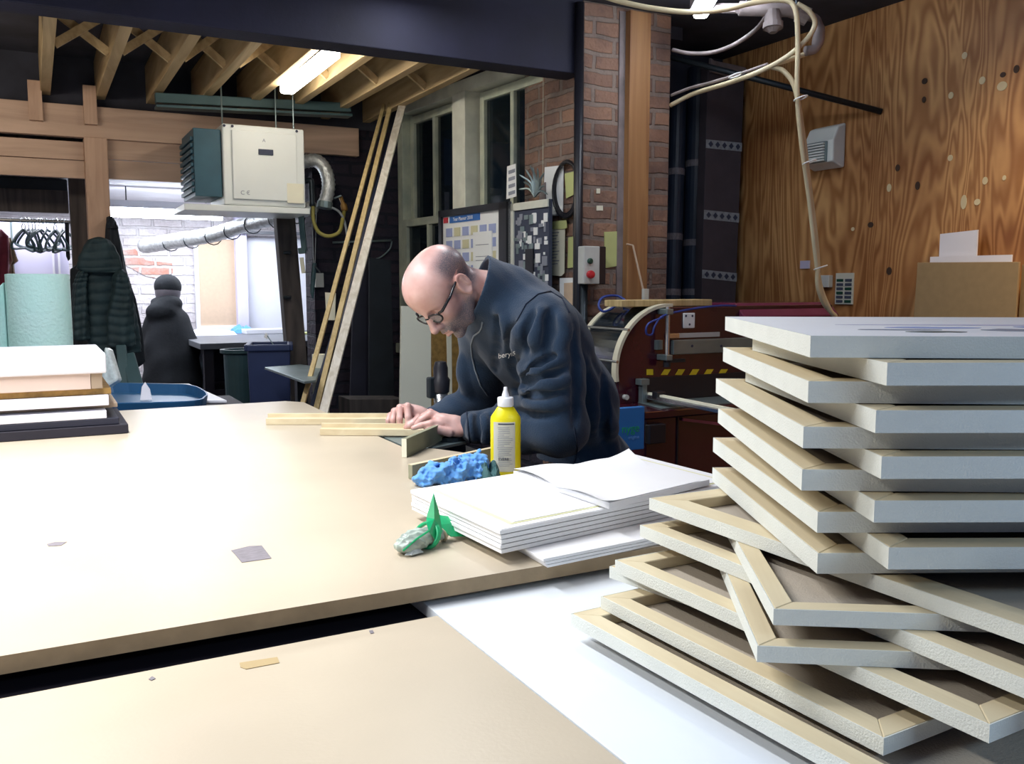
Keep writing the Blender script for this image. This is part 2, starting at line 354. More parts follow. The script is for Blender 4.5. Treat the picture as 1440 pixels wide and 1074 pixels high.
# ------------------------------------------------------------------ SDF modelling
def A3(v): return np.array([v[0], v[1], v[2]], dtype=np.float32)
class Vol:
    def __init__(s, lo, hi, h):
        s.h = h; s.lo = np.array(lo, float); n = np.ceil((np.array(hi, float) - s.lo) / h).astype(int) + 1
        s.n = n; s.F = np.full(tuple(n), 1.0, np.float32)
        s.ax = [(s.lo[i] + h * np.arange(n[i])).astype(np.float32) for i in range(3)]
    def reg(s, lo, hi):
        a = np.maximum(np.floor((np.array(lo) - s.lo) / s.h).astype(int), 0)
        b = np.minimum(np.ceil((np.array(hi) - s.lo) / s.h).astype(int) + 1, s.n)
        if (b <= a).any(): return None
        sl = tuple(slice(a[i], b[i]) for i in range(3))
        X = s.ax[0][sl[0]][:, None, None]; Y = s.ax[1][sl[1]][None, :, None]; Z = s.ax[2][sl[2]][None, None, :]
        return sl, X, Y, Z
    def comb(s, sl, d, k, mode):
        f = s.F[sl]
        if mode < 0: d = -d; f = -f; 
        if mode < 0:
            # smooth max(F,-d) = -smin(-F,d) ; here f=-F, d=-(d) -> want smin(-F, d_orig)
            d = -d
        if k > 0:
            hh = np.clip(.5 + .5 * (d - f) / k, 0, 1); r = d * (1 - hh) + f * hh - k * hh * (1 - hh)
        else: r = np.minimum(f, d)
        s.F[sl] = -r if mode < 0 else r
    def cap(s, a, b, ra, rb=None, k=.01, mode=1):
        rb = ra if rb is None else rb; a = A3(a); b = A3(b); m = max(ra, rb) + k + 3 * s.h
        g = s.reg(np.minimum(a, b) - m, np.maximum(a, b) + m)
        if g is None: return
        sl, X, Y, Z = g; ba = b - a; L = float(ba @ ba) + 1e-12
        t = np.clip(((X - a[0]) * ba[0] + (Y - a[1]) * ba[1] + (Z - a[2]) * ba[2]) / L, 0, 1)
        d = np.sqrt((X - a[0] - t * ba[0]) ** 2 + (Y - a[1] - t * ba[1]) ** 2 + (Z - a[2] - t * ba[2]) ** 2) - (ra + (rb - ra) * t)
        s.comb(sl, d, k, mode)
    def chain(s, pts, rs, k=.01, mode=1):
        for i in range(len(pts) - 1): s.cap(pts[i], pts[i + 1], rs[i], rs[i + 1], k, mode)
    def ell(s, c, r, ax=None, k=.01, mode=1):
        c = A3(c); m = max(r) + k + 3 * s.h; g = s.reg(c - m, c + m)
        if g is None: return
        sl, X, Y, Z = g; X = X - c[0]; Y = Y - c[1]; Z = Z - c[2]
        ax = ax or (Vector((1, 0, 0)), Vector((0, 1, 0)), Vector((0, 0, 1)))
        k0 = 0; k1 = 0
        for i in range(3):
            q = X * ax[i][0] + Y * ax[i][1] + Z * ax[i][2]; k0 = k0 + (q / r[i]) ** 2; k1 = k1 + (q / r[i] ** 2) ** 2
        k0 = np.sqrt(k0); k1 = np.sqrt(k1) + 1e-9
        s.comb(sl, k0 * (k0 - 1) / k1, k, mode)
    def half(s, p, nrm, mode=-1, lo=None, hi=None, k=.004):
        """cut away the side the normal points to"""
        g = s.reg(s.lo if lo is None else lo, s.lo + s.h * s.n if hi is None else hi)
        sl, X, Y, Z = g; d = -((X - p[0]) * nrm[0] + (Y - p[1]) * nrm[1] + (Z - p[2]) * nrm[2])
        s.comb(sl, d + 0 * s.F[sl], k, mode)
    def mesh(s):
        Fv = s.F; I = Fv < 0
        a = [I[i:Fv.shape[0] - 1 + i, j:Fv.shape[1] - 1 + j, k:Fv.shape[2] - 1 + k] for i in (0, 1) for j in (0, 1) for k in (0, 1)]
        al = a[0].copy(); an = a[0].copy()
        for q in a[1:]: al &= q; an |= q
        cells = np.argwhere(an & ~al); idx = np.full(an.shape, -1, np.int32); idx[tuple(cells.T)] = np.arange(len(cells))
        cv = {}
        for i in (0, 1):
            for j in (0, 1):
                for k in (0, 1): cv[i, j, k] = Fv[cells[:, 0] + i, cells[:, 1] + j, cells[:, 2] + k]
        acc = np.zeros((len(cells), 3)); cnt = np.zeros(len(cells))
        for c1 in cv:
            for d in range(3):
                if c1[d] == 0:
                    c2 = list(c1); c2[d] = 1; c2 = tuple(c2); f1 = cv[c1]; f2 = cv[c2]; mk = (f1 < 0) != (f2 < 0)
                    t = np.where(mk, f1 / np.where(mk, f1 - f2, 1), 0)
                    p = np.zeros((len(cells), 3)); p += np.array(c1); p[:, d] += t
                    acc += p * mk[:, None]; cnt += mk
        V = s.lo + s.h * (cells + acc / cnt[:, None])
        Q = []
        for d in range(3):
            sa = [slice(None)] * 3; sb = [slice(None)] * 3; sa[d] = slice(0, -1); sb[d] = slice(1, None)
            A = I[tuple(sa)]; Bb = I[tuple(sb)]; e = np.argwhere(A != Bb); o1, o2 = [q for q in range(3) if q != d]
            ok = (e[:, o1] > 0) & (e[:, o2] > 0) & (e[:, o1] < Fv.shape[o1] - 1) & (e[:, o2] < Fv.shape[o2] - 1); e = e[ok]
            flip = A[tuple(e.T)] ^ (d == 1)
            def ix(p, q):
                c = e.copy(); c[:, o1] -= p; c[:, o2] -= q; return idx[tuple(c.T)]
            q = np.stack([ix(0, 0), ix(1, 0), ix(1, 1), ix(0, 1)], 1); q[~flip] = q[~flip][:, ::-1]; Q.append(q)
        return V, np.concatenate(Q)
    def make(s, name, mt, parent=None, smooth=0):
        V, Q = s.mesh(); me = bpy.data.meshes.new(name)
        for _ in range(smooth):
            a = np.zeros_like(V); c = np.zeros(len(V))
            for i in range(4):
                j = (i + 1) % 4; np.add.at(a, Q[:, i], V[Q[:, j]]); np.add.at(c, Q[:, i], 1); np.add.at(a, Q[:, j], V[Q[:, i]]); np.add.at(c, Q[:, j], 1)
            V = V * .4 + .6 * a / c[:, None]
        me.vertices.add(len(V)); me.vertices.foreach_set('co', V.astype(np.float32).ravel())
        me.loops.add(Q.size); me.loops.foreach_set('vertex_index', Q.ravel().astype(np.int32))
        me.polygons.add(len(Q)); me.polygons.foreach_set('loop_start', np.arange(0, Q.size, 4, dtype=np.int32))
        me.polygons.foreach_set('use_smooth', np.ones(len(Q), bool)); me.update(calc_edges=True); me.validate()
        me.materials.append(M[mt]); o = bpy.data.objects.new(name, me); col.objects.link(o)
        if parent: o.parent = parent
        return o


# ================================================================== SETTING
YP = 3.56; YB = 5.45
TH = R(5); wn = Vector((cos(TH), sin(TH), 0)); wt = Vector((-sin(TH), cos(TH), 0))   # window wall: normal, tangent
WC = ony(820, 300, YP)
def onw(x, y, off=0):
    r = ray(x, y); p0 = WC - wn * off; return C0 + r * (((p0 - C0).dot(wn)) / r.dot(wn))
Zup = Vector((0, 0, 1))
structure(B().box(-3, 5.2, -2.5, 9, -.05, 0).make('floor', 'floor_dark'))
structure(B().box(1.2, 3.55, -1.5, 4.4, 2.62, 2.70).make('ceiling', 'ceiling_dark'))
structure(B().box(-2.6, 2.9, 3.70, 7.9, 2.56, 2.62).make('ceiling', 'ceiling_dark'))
# plywood wall with filled knots
wr = structure(B().box(3.5, 3.55, -.6, 4.4, 0, 2.62).make('wall_right', 'plywood'))
for (x, y, w, h, k) in [(1356, 78, 6, 11, 0), (1381, 113, 7, 12, 0), (1409, 121, 11, 14, 0), (1337, 134, 6, 11, 0), (1336, 222, 6, 10, 0), (1385, 254, 6, 12, 0),
                        (1412, 250, 4, 8, 0), (1355, 284, 7, 23, 0), (1374, 284, 7, 10, 0), (1250, 264, 6, 14, 0), (1199, 322, 5, 7, 0), (1300, 114, 7, 10, 1), (1262, 236, 6, 12, 1), (1290, 261, 6, 14, 1),
                        (1429, 97, 6, 12, 1), (1224, 316, 8, 10, 1), (1250, 381, 7, 14, 1), (1299, 140, 5, 10, 1), (1410, 105, 6, 8, 1)]:
    c = onx(x, y, 3.497); ry = w / F * 3.9 / .62 * .8; rzz = h / F * 3.9 / 2 * .85
    B().prism([(c.x, c.y + ry * .5 * cos(a), c.z + rzz * sin(a)) for a in [2 * pi * i / 14 for i in range(14)]], (.004, 0, 0)).make('knot_plug', 'bricks_white_plug' if k == 0 else 'plug_dark', wr)
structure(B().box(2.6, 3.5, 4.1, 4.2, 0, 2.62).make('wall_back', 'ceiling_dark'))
# brick pier: wall end between the window and the alcove
pr = structure(B().box(2.23, 2.72, YP, 4.1, 0, 2.62).make('wall_pier', 'brick_pier'))
# window wall: brick left of pier (x 765-820), below the windows, above
w0 = onw(820, 300); w1 = onw(765, 300); w2 = onw(566, 300); w3 = w2 + wt * .5
def wseg(name, a, b, z0, z1, mt, t=.3, off=0):
    a = Vector((a.x, a.y, 0)) + wn * off; b = Vector((b.x, b.y, 0)) + wn * off
    return B().prism([(a.x, a.y, z0), (b.x, b.y, z0), (b.x, b.y, z1), (a.x, a.y, z1)], wn * t).make(name, mt)
structure(wseg('wall_window_side', w0 + wt * .001, w1, 0, 2.62, 'brick_pier'))
structure(wseg('wall_window_side', w1, w2, 0, .95, 'brick_dark'))
structure(wseg('wall_window_side', w1, w2, 2.47, 2.62, 'brick_dark'))
structure(wseg('wall_window_side', w2, w3, 0, 2.62, 'brick_dark'))
# partition wall at YB right of the opening
pL = ony(440, 300, YB)
structure(B().box(pL.x, 2.14, YB, YB + .2, 0, 2.3).make('wall_partition', 'brick_dark'))
structure(B().box(-2.6, 2.9, YB + .01, YB + .06, 2.3, 2.56).make('wall_partition', 'ceiling_dark'))  # dark strip added for the dark open gaps above header, blocks back-room light
# ------------------------------------------------------------------ windows
win = structure(thing('window_1', None, None))
def wpt(x, y, off): return onw(x, y, off)
def wbar(x0, x1, z0, z1, off, th, name, mt, parent):
    """x0,x1: distance along the wall from the pier reveal w1 (positive = away)"""
    a = Vector((w1.x, w1.y, 0)) + wt * x0 - wn * off; b = Vector((w1.x, w1.y, 0)) + wt * x1 - wn * off
    return B().prism([(a.x, a.y, z0), (b.x, b.y, z0), (b.x, b.y, z1), (a.x, a.y, z1)], wn * th).make(name, mt, parent, .004)
def wd(x, off=0): return (onw(x, 250, off) - w1).dot(wt)
LW = (w2 - w1).dot(wt)
structure(win)
for nm, a_, b_, z0, z1, off, th in [('window_frame', 0, LW, 2.40, 2.47, .03, .12), ('window_frame', LW - .07, LW, .95, 2.40, .03, .12), ('window_frame', 0, LW, .93, .99, .06, .2)]:
    wbar(a_, b_, z0, z1, off, th, nm, 'window_paint_pale' if z0 > 2.3 else 'window_paint', win)
mull0, mull1 = wd(665), wd(647)
wbar(mull0, mull1, .99, 2.40, .05, .14, 'window_frame', 'window_paint_pale', win)
def sash(x0, x1, z0, z1, off, nb=1, hb=False):
    s = .045
    bb = B()
    def add(a_, b_, c_, d_):
        a = Vector((w1.x, w1.y, 0)) + wt * a_ - wn * off; b = Vector((w1.x, w1.y, 0)) + wt * b_ - wn * off
        bb.prism([(a.x, a.y, c_), (b.x, b.y, c_), (b.x, b.y, d_), (a.x, a.y, d_)], wn * .04)
    add(x0, x0 + s, z0, z1); add(x1 - s, x1, z0, z1); add(x0 + s, x1 - s, z1 - s, z1); add(x0 + s, x1 - s, z0, z0 + s)
    for i in range(nb):
        xm = x0 + (x1 - x0) * (i + 1) / (nb + 1); add(xm - .016, xm + .016, z0 + s, z1 - s)
    f = bb.make('window_frame', 'window_paint', win, .003)
    a = Vector((w1.x, w1.y, 0)) + wt * (x0 + s) - wn * (off - .02); b = Vector((w1.x, w1.y, 0)) + wt * (x1 - s) - wn * (off - .02)
    B().prism([(a.x, a.y, z0 + s), (b.x, b.y, z0 + s), (b.x, b.y, z1 - s), (a.x, a.y, z1 - s)], wn * .004).make('pane', 'window_glass', f)
zm = 1.76
sash(.0, mull0 - .04, zm - .05, 2.385, -.02); sash(.0, mull0 - .01, .99, zm, .03)
sash(mull1 + .04, LW - .08, zm - .05, 2.385, -.02); sash(mull1 + .01, LW - .07, .99, zm, .03)
# night outside: a brick wall of the building opposite
o = wseg('wall_opposite', w1 - wt * 3, w2 + wt * 9, -1, 6, 'board_dark_panel', .2, 1.6); structure(o)
# ------------------------------------------------------------------ big beam and joists
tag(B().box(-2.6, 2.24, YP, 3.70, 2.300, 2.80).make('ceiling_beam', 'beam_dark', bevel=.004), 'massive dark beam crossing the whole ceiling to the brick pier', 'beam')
jl = ['joist nearest the left edge of the picture', 'joist meeting the header just right of the coat post', 'joist above the left end of the steel rail',
      'joist with a wide bridging strut, left of the ceiling light', 'joist running just left of the ceiling light', 'joist just right of the ceiling light', 'joist above the tops of the leaning battens', 'last joist before the window head']
jx = [.102, .365, .62, .86, 1.11, 1.345, 1.60, 1.86]
for i, x in enumerate(jx):
    o = B().box(x - .024, x + .024, 3.71, YB + .1, 2.35, 2.55).make('ceiling_joist', 'joist_wood', bevel=.003)
    tag(o, 'timber ceiling ' + jl[i], 'joist', 'ceiling joists')
bl = ['first', 'second', 'third', 'fourth', 'fifth', 'sixth', 'seventh']
for i in range(7):
    a, b = jx[i] + .024, jx[i + 1] - .024
    t = thing('bridging_strut', 'crossed timber bridging struts in the %s gap between ceiling joists from the left' % bl[i], 'strut', ((a + b) / 2, 4.4, 2.36), 0, 'bridging struts')
    h = (b - a) / 2
    B().bar((-h, 0, .01), (h, 0, .165), .02, .035).make('strut', 'joist_wood', t)
    B().bar((-h, .045, .165), (h, .045, .01), .02, .035).make('strut', 'joist_wood', t)
# header beam, boards below, posts
hz0, hz1 = 2.125, 2.30
tag(B().box(-2.6, ony(500, 170, YB).x, YB - .06, YB - .005, hz0 + .01, hz1).make('header_beam', 'header_wood', bevel=.003), 'long brown timber header beam carrying the ceiling joists', 'beam')
xl = ony(118, 220, YB).x; xr = ony(150, 220, YB).x
for nm, x0, x1, y0, y1, lb in [('u', -2.6, xl, 197, 223, 'upper brown board fixed left of the coat post below the header'), ('l', -2.6, xl, 224, 249, 'lower brown board fixed left of the coat post below the header'),
                              ('u', xr, ony(285, 230, YB).x, 201, 228, 'upper brown board between the coat post and the heater'), ('l', xr, ony(285, 230, YB).x, 229, 255, 'lower brown board between the coat post and the heater')]:
    xx = 60 if x1 < .4 else 210
    za = ony(xx, y0, YB).z; zb = ony(xx, y1, YB).z
    tag(B().box(x0, x1, YB - .03, YB, zb, za).make('cladding_board', 'header_wood', bevel=.003), lb, 'board', 'cladding boards under the header')
tag(B().box(xl, xr, YB - .09, YB + .03, 0, hz0 + .01).make('timber_post', 'post_wood', bevel=.004), 'brown timber post with dark coats hung on it', 'post')
for x, yt in ((50, 128), (127, 125)):
    c = ony(x, 150, YB - .1)
    tag(B().box(c.x - .032, c.x + .032, YB - .1, YB - .06, 2.20, 2.40).make('timber_cleat', 'post_wood', bevel=.002), 'short timber cleat nailed on the header, ' + ('at the first joist' if x < 100 else 'between first and second joist'), 'timber block', 'cleats on the header')
a = ony(98, 290, YB + .35).x; b_ = ony(121, 290, YB + .35).x
tag(B().box(a, b_, YB + .3, YB + .42, 0, 2.1).make('dark_post', 'old_timber', bevel=.004), 'dark old post just left of the brown coat post', 'post')
# steel rail along top
a = ony(218, 138, YB - .35); b_ = ony(492, 152, YB - .35)
t = thing('steel_rail', 'teal grey steel rail under the joists above the heater', 'rail', (0, 0, 0))
B().bar(a, b_, .05, .05).make('rail', 'steel_rail', t, .004); B().bar(a - Zup * .045 , b_ - Zup * .045, .09, .012).make('flange', 'steel_rail', t)
# leaning timber post right of heater
a = P(399, 300, 5.25); a2 = P(398, 170, 5.25); b_ = P(417, 515, 5.25)
b_ = a + (b_ - a) * ((0 - a.z) / (b_ - a).z)
t = thing('timber_prop', 'weathered grey timber prop standing right of the heater', 'post', (b_.x, b_.y, 0))
o = B().bar(b_ - t.location, a + (a - b_).normalized() * .08 - t.location, .11, .08, (0, 1, 0)).make('post', 'old_timber', t, .004)
for y in (355, 418):
    c = P(402, y, 5.18) - t.location; B().tube([c + rt * -.012, c + rt * .03], .01, 8).make('bolt', 'dark_metal', t)
# ------------------------------------------------------------------ back room
YW = 7.6
structure(B().box(-2.6, 2.6, YW, YW + .1, 0, 2.56).make('wall_back', 'brick_white'))
structure(B().box(-2.6, 2.9, YB + .21, YW, 1.98, 2.02).make('ceiling', 'plaster_white'))
structure(B().box(2.5, 2.6, YB + .21, YW, 0, 1.98).make('wall_right', 'plaster_white'))
structure(B().box(-2.7, -2.6, -2, YW, 0, 2.56).make('wall_left', 'plaster_white'))
def wallpoly(pts, Y, th=.02): 
    q = [ony(x, y, Y) for x, y in pts]; return B().prism(q, (0, -th, 0))
o = wallpoly([(172, 352), (190, 350), (205, 366), (242, 370), (243, 384), (222, 392), (205, 388), (186, 378), (175, 372)], YW, .008).make('trim_1', 'brick_red_patch'); structure(o)
def rectY(x0, x1, y0, y1, Y):
    a = ony(x0, y0, Y); b = ony(x1, y1, Y); return a.x, b.x, b.z, a.z
# tan pin board with white frame
x0, x1, z0, z1 = rectY(277, 332, 336, 457, YW - .02)
t = thing('pinboard', 'tan pinboard in a thin white frame on the bright back wall', 'board', (x0, YW - .02, z0))
B().box(0, x1 - x0, -.02, 0, 0, z1 - z0).make('board', 'tan_panel', t)
B().box(-.03, 0, -.03, .01, -.03, z1 - z0 + .03).box(x1 - x0, x1 - x0 + .03, -.03, .01, -.03, z1 - z0 + .03).box(0, x1 - x0, -.03, .01, -.05, 0).box(0, x1 - x0, -.03, .01, z1 - z0, z1 - z0 + .03).make('frame', 'white_panel', t)
x0, x1, z0, z1 = rectY(329, 349, 326, 462, YW - .1)
tag(B().box(x0, x1, YW - .16, YW - .08, .0, 1.97).make('pale_post', 'lilac_panel', bevel=.005), 'pale blue painted post between tan pinboard and bright white panel', 'post')
x0, x1, z0, z1 = rectY(346, 462, 334, 455, YW - .05)
tag(B().box(x0, x1, YW - .07, YW - .04, .0, z1).make('bright_board', 'white_panel', bevel=.003), 'large bright white board behind the timber prop', 'board')
# shelves of pipework above white panel
x0, x1, z0, z1 = rectY(335, 455, 324, 331, YW - .2)
tag(B().box(x0, x1, YW - .2, YW - .1, z0, z1).make('wall_shelf', 'grey_worktop'), 'narrow grey ledge above the bright white panel', 'shelf')
# worktop
x0, x1, z0, z1 = rectY(262, 470, 466, 480, 6.75)
wtz = .98
t = thing('work_counter', 'grey topped work counter along the bright back wall', 'counter', (0, 0, 0))
B().box(.93, 2.48, 6.1, 7.5, wtz - .04, wtz).make('worktop', 'grey_worktop', t, .004)
B().box(.95, 2.48, 7.35, 7.4, 0, wtz - .04).make('back_panel', 'black_board', t)
for x in (.99, 1.7, 2.4):
    B().box(x - .03, x + .03, 6.15, 6.21, 0, wtz - .04).make('leg', 'black_board', t)
def oncounter(x, y): return onz(x, y, wtz)
# crumpled white sheets on the counter
def crumple(name, c, sx, sy, sz, mt, seed, n=26, rz=0, parent=None, amp=1.):
    r_ = np.random.RandomState(seed); v = []; f = []
    ph = r_.rand(8) * 6; fr = 2 + r_.rand(8) * 5
    for i in range(n):
        for j in range(n):
            u = i / (n - 1) * 2 - 1; w = j / (n - 1) * 2 - 1
            e = max(0, 1 - (u * u + w * w) ** 1.2 * .5)
            hgt = sum(abs(sin(fr[k] * (u * cos(ph[k]) + w * sin(ph[k])) + ph[k])) for k in range(4)) / 4
            z = sz * (.15 + .85 * hgt) * e * amp + r_.rand() * sz * .08
            if i in (0, n - 1) or j in (0, n - 1): z = .0
            rr = 1 + .12 * sin(3 * math.atan2(w, u) + ph[0]) 
            x = u * sx * rr; y = w * sy * rr * (1 - .25 * abs(u) ** 2)
            v.append((c[0] + x * cos(rz) - y * sin(rz), c[1] + x * sin(rz) + y * cos(rz), c[2] + z))
    for i in range(n - 1):
        for j in range(n - 1): f.append((i * n + j, (i + 1) * n + j, (i + 1) * n + j + 1, i * n + j + 1))
    f.append(tuple([i * n for i in range(n)] + [(n - 1) * n + j for j in range(1, n)] + [i * n + n - 1 for i in range(n - 2, -1, -1)] + [j for j in range(n - 2, 0, -1)]))
    return mesh(name, v, f, mt, parent, smooth=False)
c = oncounter(294, 470.5)
tag(crumple('crumpled_sheet', (c.x, c.y, wtz + .001), .17, .16, .05, 'white_panel', 3), 'crumpled white sheets on the grey counter beside the dark figure', 'paper')
c = oncounter(341, 468)
tag(crumple('blue_cloth', (c.x, c.y, wtz + .001), .09, .06, .07, 'tissue_blue', 4, 14), 'small blue cloth on the counter at the foot of the pale post', 'cloth')
c = oncounter(372, 468.5)
tag(B().box(c.x - .16, c.x + .16, c.y - .1, c.y + .1, wtz + .001, wtz + .035).make('paper_stack', 'white_panel', bevel=.003), 'flat stack of white paper on the counter below the white panel', 'paper')
c = oncounter(440, 469)
tag(B().box(c.x - .16, c.x + .1, c.y - .12, c.y + .05, wtz + .001, wtz + .012).make('yellow_folder', 'paper_yellow'), 'thin yellow folder on the counter right of the timber prop', 'folder')
# dark shelving clutter under the counter
for i, (x, y, w, h, mt, lb) in enumerate([(281, 492, .07, .05, 'paper_white', 'small white carton under the counter edge near the dark figure'), (295, 505, .05, .22, 'pipe_grime', 'narrow grimy offcut upright under the counter')]):
    c = ony(x, y, 6.8)
    tag(B().box(c.x - w / 2, c.x + w / 2, 6.8, 6.95, c.z - h, c.z).make('carton' if i == 0 else 'wood_offcut', mt, bevel=.002), lb, 'box' if i == 0 else 'offcut')
tag(B().box(1.05, 1.6, 6.6, 7.15, 0, .62).make('storage_crate', 'black_board', bevel=.004), 'dark storage crate on the floor under the back counter', 'crate')
for ob, zz in (('carton', .62), ('wood_offcut', .62)):
    o = col.objects[ob]; zs = min(v.co.z for v in o.data.vertices)
    for v in o.data.vertices:
        if abs(v.co.z - zs) < 1e-4: v.co.z = .621
# hanging tube lamp in the back room
a = ony(154, 298, 6.3); b_ = ony(312, 298, 6.3); zt = (a.z + b_.z) / 2 - .012
t = thing('tube_light', 'glowing fluorescent tube hanging in the bright back room', 'lamp', (0, 0, 0))
B().tube([(a.x, 6.3, zt), (b_.x, 6.3, zt)], .032, 14).make('tube', 'tube_cool', t)
B().box(a.x - .02, b_.x + .02, 6.27, 6.33, zt + .03, zt + .075).make('housing', 'white_panel', t)
for x in (a.x + .1, b_.x - .1): B().tube([(x, 6.3, zt + .07), (x, 6.3, 1.99)], .004, 6).make('hanger_wire', 'dark_metal', t)
# silver flexible duct with wire loops
pts = spline([P(203, 346, 6.6), P(250, 338, 6.3), P(300, 330, 6.0), P(345, 316, 5.75), P(400, 303, 5.5), P(440, 292, 5.3)], 10)
t = thing('silver_duct', 'long silver flexible duct slung below the heater with wire loops', 'duct', (0, 0, 0))
o = B().tube(pts, [.054 - .014 * i / len(pts) + .003 * (i % 2) for i in range(len(pts))], 12).make('duct', 'foil', t, smooth=True)
for i in range(8, len(pts) - 2, 6):
    c = pts[i]; B().tube([c + Vector((.055 * cos(q), 0, .055 * sin(q) - .012)) for q in [2 * pi * k / 12 for k in range(13)]], .0035, 6).make('wire_loop', 'dark_metal', t)
# lilac board + hangers + clothes on left
x0, x1, z0, z1 = rectY(-40, 98, 306, 392, 6.5)
t = thing('lilac_board', 'pale lilac board behind the row of coat hangers', 'board', (0, 0, 0))
B().box(x0, x1, 6.5, 6.53, 0, z1).make('board', 'lilac_panel', t)
for px_ in (15, 72, 80): c = ony(px_, 310, 6.49); B().box(c.x - .006, c.x + .006, 6.485, 6.5, z0, z1).make('joint_strip', 'grey_metal' if px_ < 60 else 'plaster_white', t)
xa, xb, z0, z1 = rectY(-60, 97, 252, 300, 6.0)
tag(B().box(-.9, xb, 6.0, 6.2, z0 + .12, 1.975).make('dark_valance', 'coat_dark', bevel=.01), 'dark box panel above the coat hanger rail', 'panel')
tag(B().box(-.9, xb, 5.98, 6.02, z0, z0 + .13).make('dark_shelf', 'old_timber', bevel=.004), 'old dark shelf board over the coat hangers', 'shelf')
ra = ony(-60, 312, 6.1); rb = ony(99, 312, 6.1); rz_ = rb.z
tag(B().tube([(ra.x, 6.1, rz_), (rb.x + .08, 6.1, rz_)], .012, 10).make('hanger_rail', 'chrome'), 'thin metal rail carrying dark coat hangers', 'rail')
def hanger(px_, s, rot, lb):
    c = ony(px_, 312, 6.1); t = thing('coat_hanger', lb, 'hanger', (c.x, 6.1, rz_ + .014), rot, 'coat hangers on the rail'); t.rotation_euler[1] = R(random.uniform(-14, 14))
    hook = [(.0, 0, -.07)] + [(.022 * sin(q), 0, -.022 + .022 * -cos(q) * -1) for q in [pi * .1 * k for k in range(0, 11)]]
    B().tube([(0, 0, -.07), (0, 0, -.045), (.018, 0, -.028), (.02, 0, -.01), (.006, 0, .002), (-.012, 0, -.006), (-.018, 0, -.02)], .003, 6).make('hook', 'chrome', t)
    B().tube(spline([(0, 0, -.065), (.1 * s, .0, -.10), (.2 * s, 0, -.17), (0, 0, -.175), (-.2 * s, 0, -.17), (-.1 * s, 0, -.10), (0, 0, -.065)], 4), .007, 6).make('shoulder_bar', 'plastic_teal', t)
hx = [30, 36, 41, 46, 50, 54, 58, 64, 75, 80, 86, 91]
for i, x in enumerate(hx):
    hanger(x, .68 + .2 * random.random(), R(random.choice([60, 66, 72, 104, 112])), 'dark plastic coat hanger, %s' % ['leftmost on the rail', 'second from the left on the rail', 'third from the left on the rail', 'fourth from the left on the rail', 'fifth from the left on the rail', 'sixth from the left on the rail', 'seventh from the left on the rail', 'eighth, just before the gap in the row', 'first right of the gap in the row', 'second right of the gap in the row', 'last but one at the right end', 'rightmost on the rail beside the dark post'][i])
c = ony(96, 340, 6.05); 
tag(B().prism([ony(x, y, 6.05) for x, y in [(91, 312), (97, 312), (98, 350), (99, 364), (96, 367), (93, 360), (92, 335)]], (0, .03, 0)).make('hanging_strap', 'coat_dark', bevel=.004), 'long dark strap hanging at the right end of the hanger rail', 'strap')
# red shirt on rail (edge)
def garment(name, outline, Y, th, mt, lb, cat, seed=1, parent=None, nx=34, nz=46, fold=5):
    """padded hanging cloth from an outline: rows of (y, xl, xr)"""
    v = []; f = []; r_ = np.random.RandomState(seed); ph = r_.rand(4) * 6
    ys = [o_[0] for o_ in outline]
    for s_ in (0, 1):
        for i in range(nz):
            q = i / (nz - 1) * (len(outline) - 1); k = min(int(q), len(outline) - 2); tt = q - k
            y = outline[k][0] * (1 - tt) + outline[k + 1][0] * tt; xl = outline[k][1] * (1 - tt) + outline[k + 1][1] * tt; xr = outline[k][2] * (1 - tt) + outline[k + 1][2] * tt
            for j in range(nx):
                u = j / (nx - 1); x = xl + (xr - xl) * u; p = ony(x, y, Y)
                d = th * math.sqrt(max(0, 1 - (2 * u - 1) ** 2)) * (.75 + .25 * sin(fold * pi * u + ph[0] + i * .06) + .1 * abs(sin(i * .8 + ph[1] + u * 2))) * min(1, (i + 1) / 5)
                v.append((p.x, p.y + (-d if s_ == 0 else d * .5), p.z))
    for s_ in (0, 1):
        for i in range(nz - 1):
            for j in range(nx - 1):
                a = s_ * nx * nz + i * nx + j; f.append((a, a + 1, a + nx + 1, a + nx))
    me = mesh(name, v, f, mt, parent, smooth=True)
    bm = bmesh.new(); bm.from_mesh(me.data); bmesh.ops.remove_doubles(bm, verts=bm.verts, dist=.0008); bmesh.ops.recalc_face_normals(bm, faces=bm.faces); bm.to_mesh(me.data); bm.free()
    return tag(me, lb, cat) if lb else me
garment('red_shirt', [(322, -30, 2), (332, -38, 12), (360, -40, 13), (434, -40, 12)], 6.1, .06, 'cloth_red', 'dark red shirt hanging from the rail at the left edge', 'shirt', 2)
garment('tan_shirt', [(334, 10, 15), (350, 10, 20), (367, 12, 26), (372, 13, 19), (400, 12, 24), (440, 12, 20)], 6.18, .04, 'cloth_tan', 'brown patterned shirt hanging behind the dark red shirt', 'shirt', 4, nx=16)
# cream ledge at left
x0, x1, z0, z1 = rectY(-40, 16, 462, 473, 6.0)
t = thing('side_table', 'pale topped side table below the hanging shirts', 'table', (0, 0, 0))
B().box(-.9, x1, 5.8, 6.35, z1 - .03, z1).make('top', 'yellow_batten', t, .003)
for y in (5.85, 6.3): B().box(x1 - .06, x1 - .01, y - .025, y + .025, 0, z1 - .03).make('leg', 'old_timber', t)
B().box(-.86, -.8, 5.85, 5.9, 0, z1 - .03).make('leg', 'old_timber', t)
tag(B().box(-.7, x1 - .01, 5.9, 6.3, z1 + .001, z1 + .11).make('white_carton', 'box_white', bevel=.004), 'white carton on the side table under the dark red shirt', 'box')
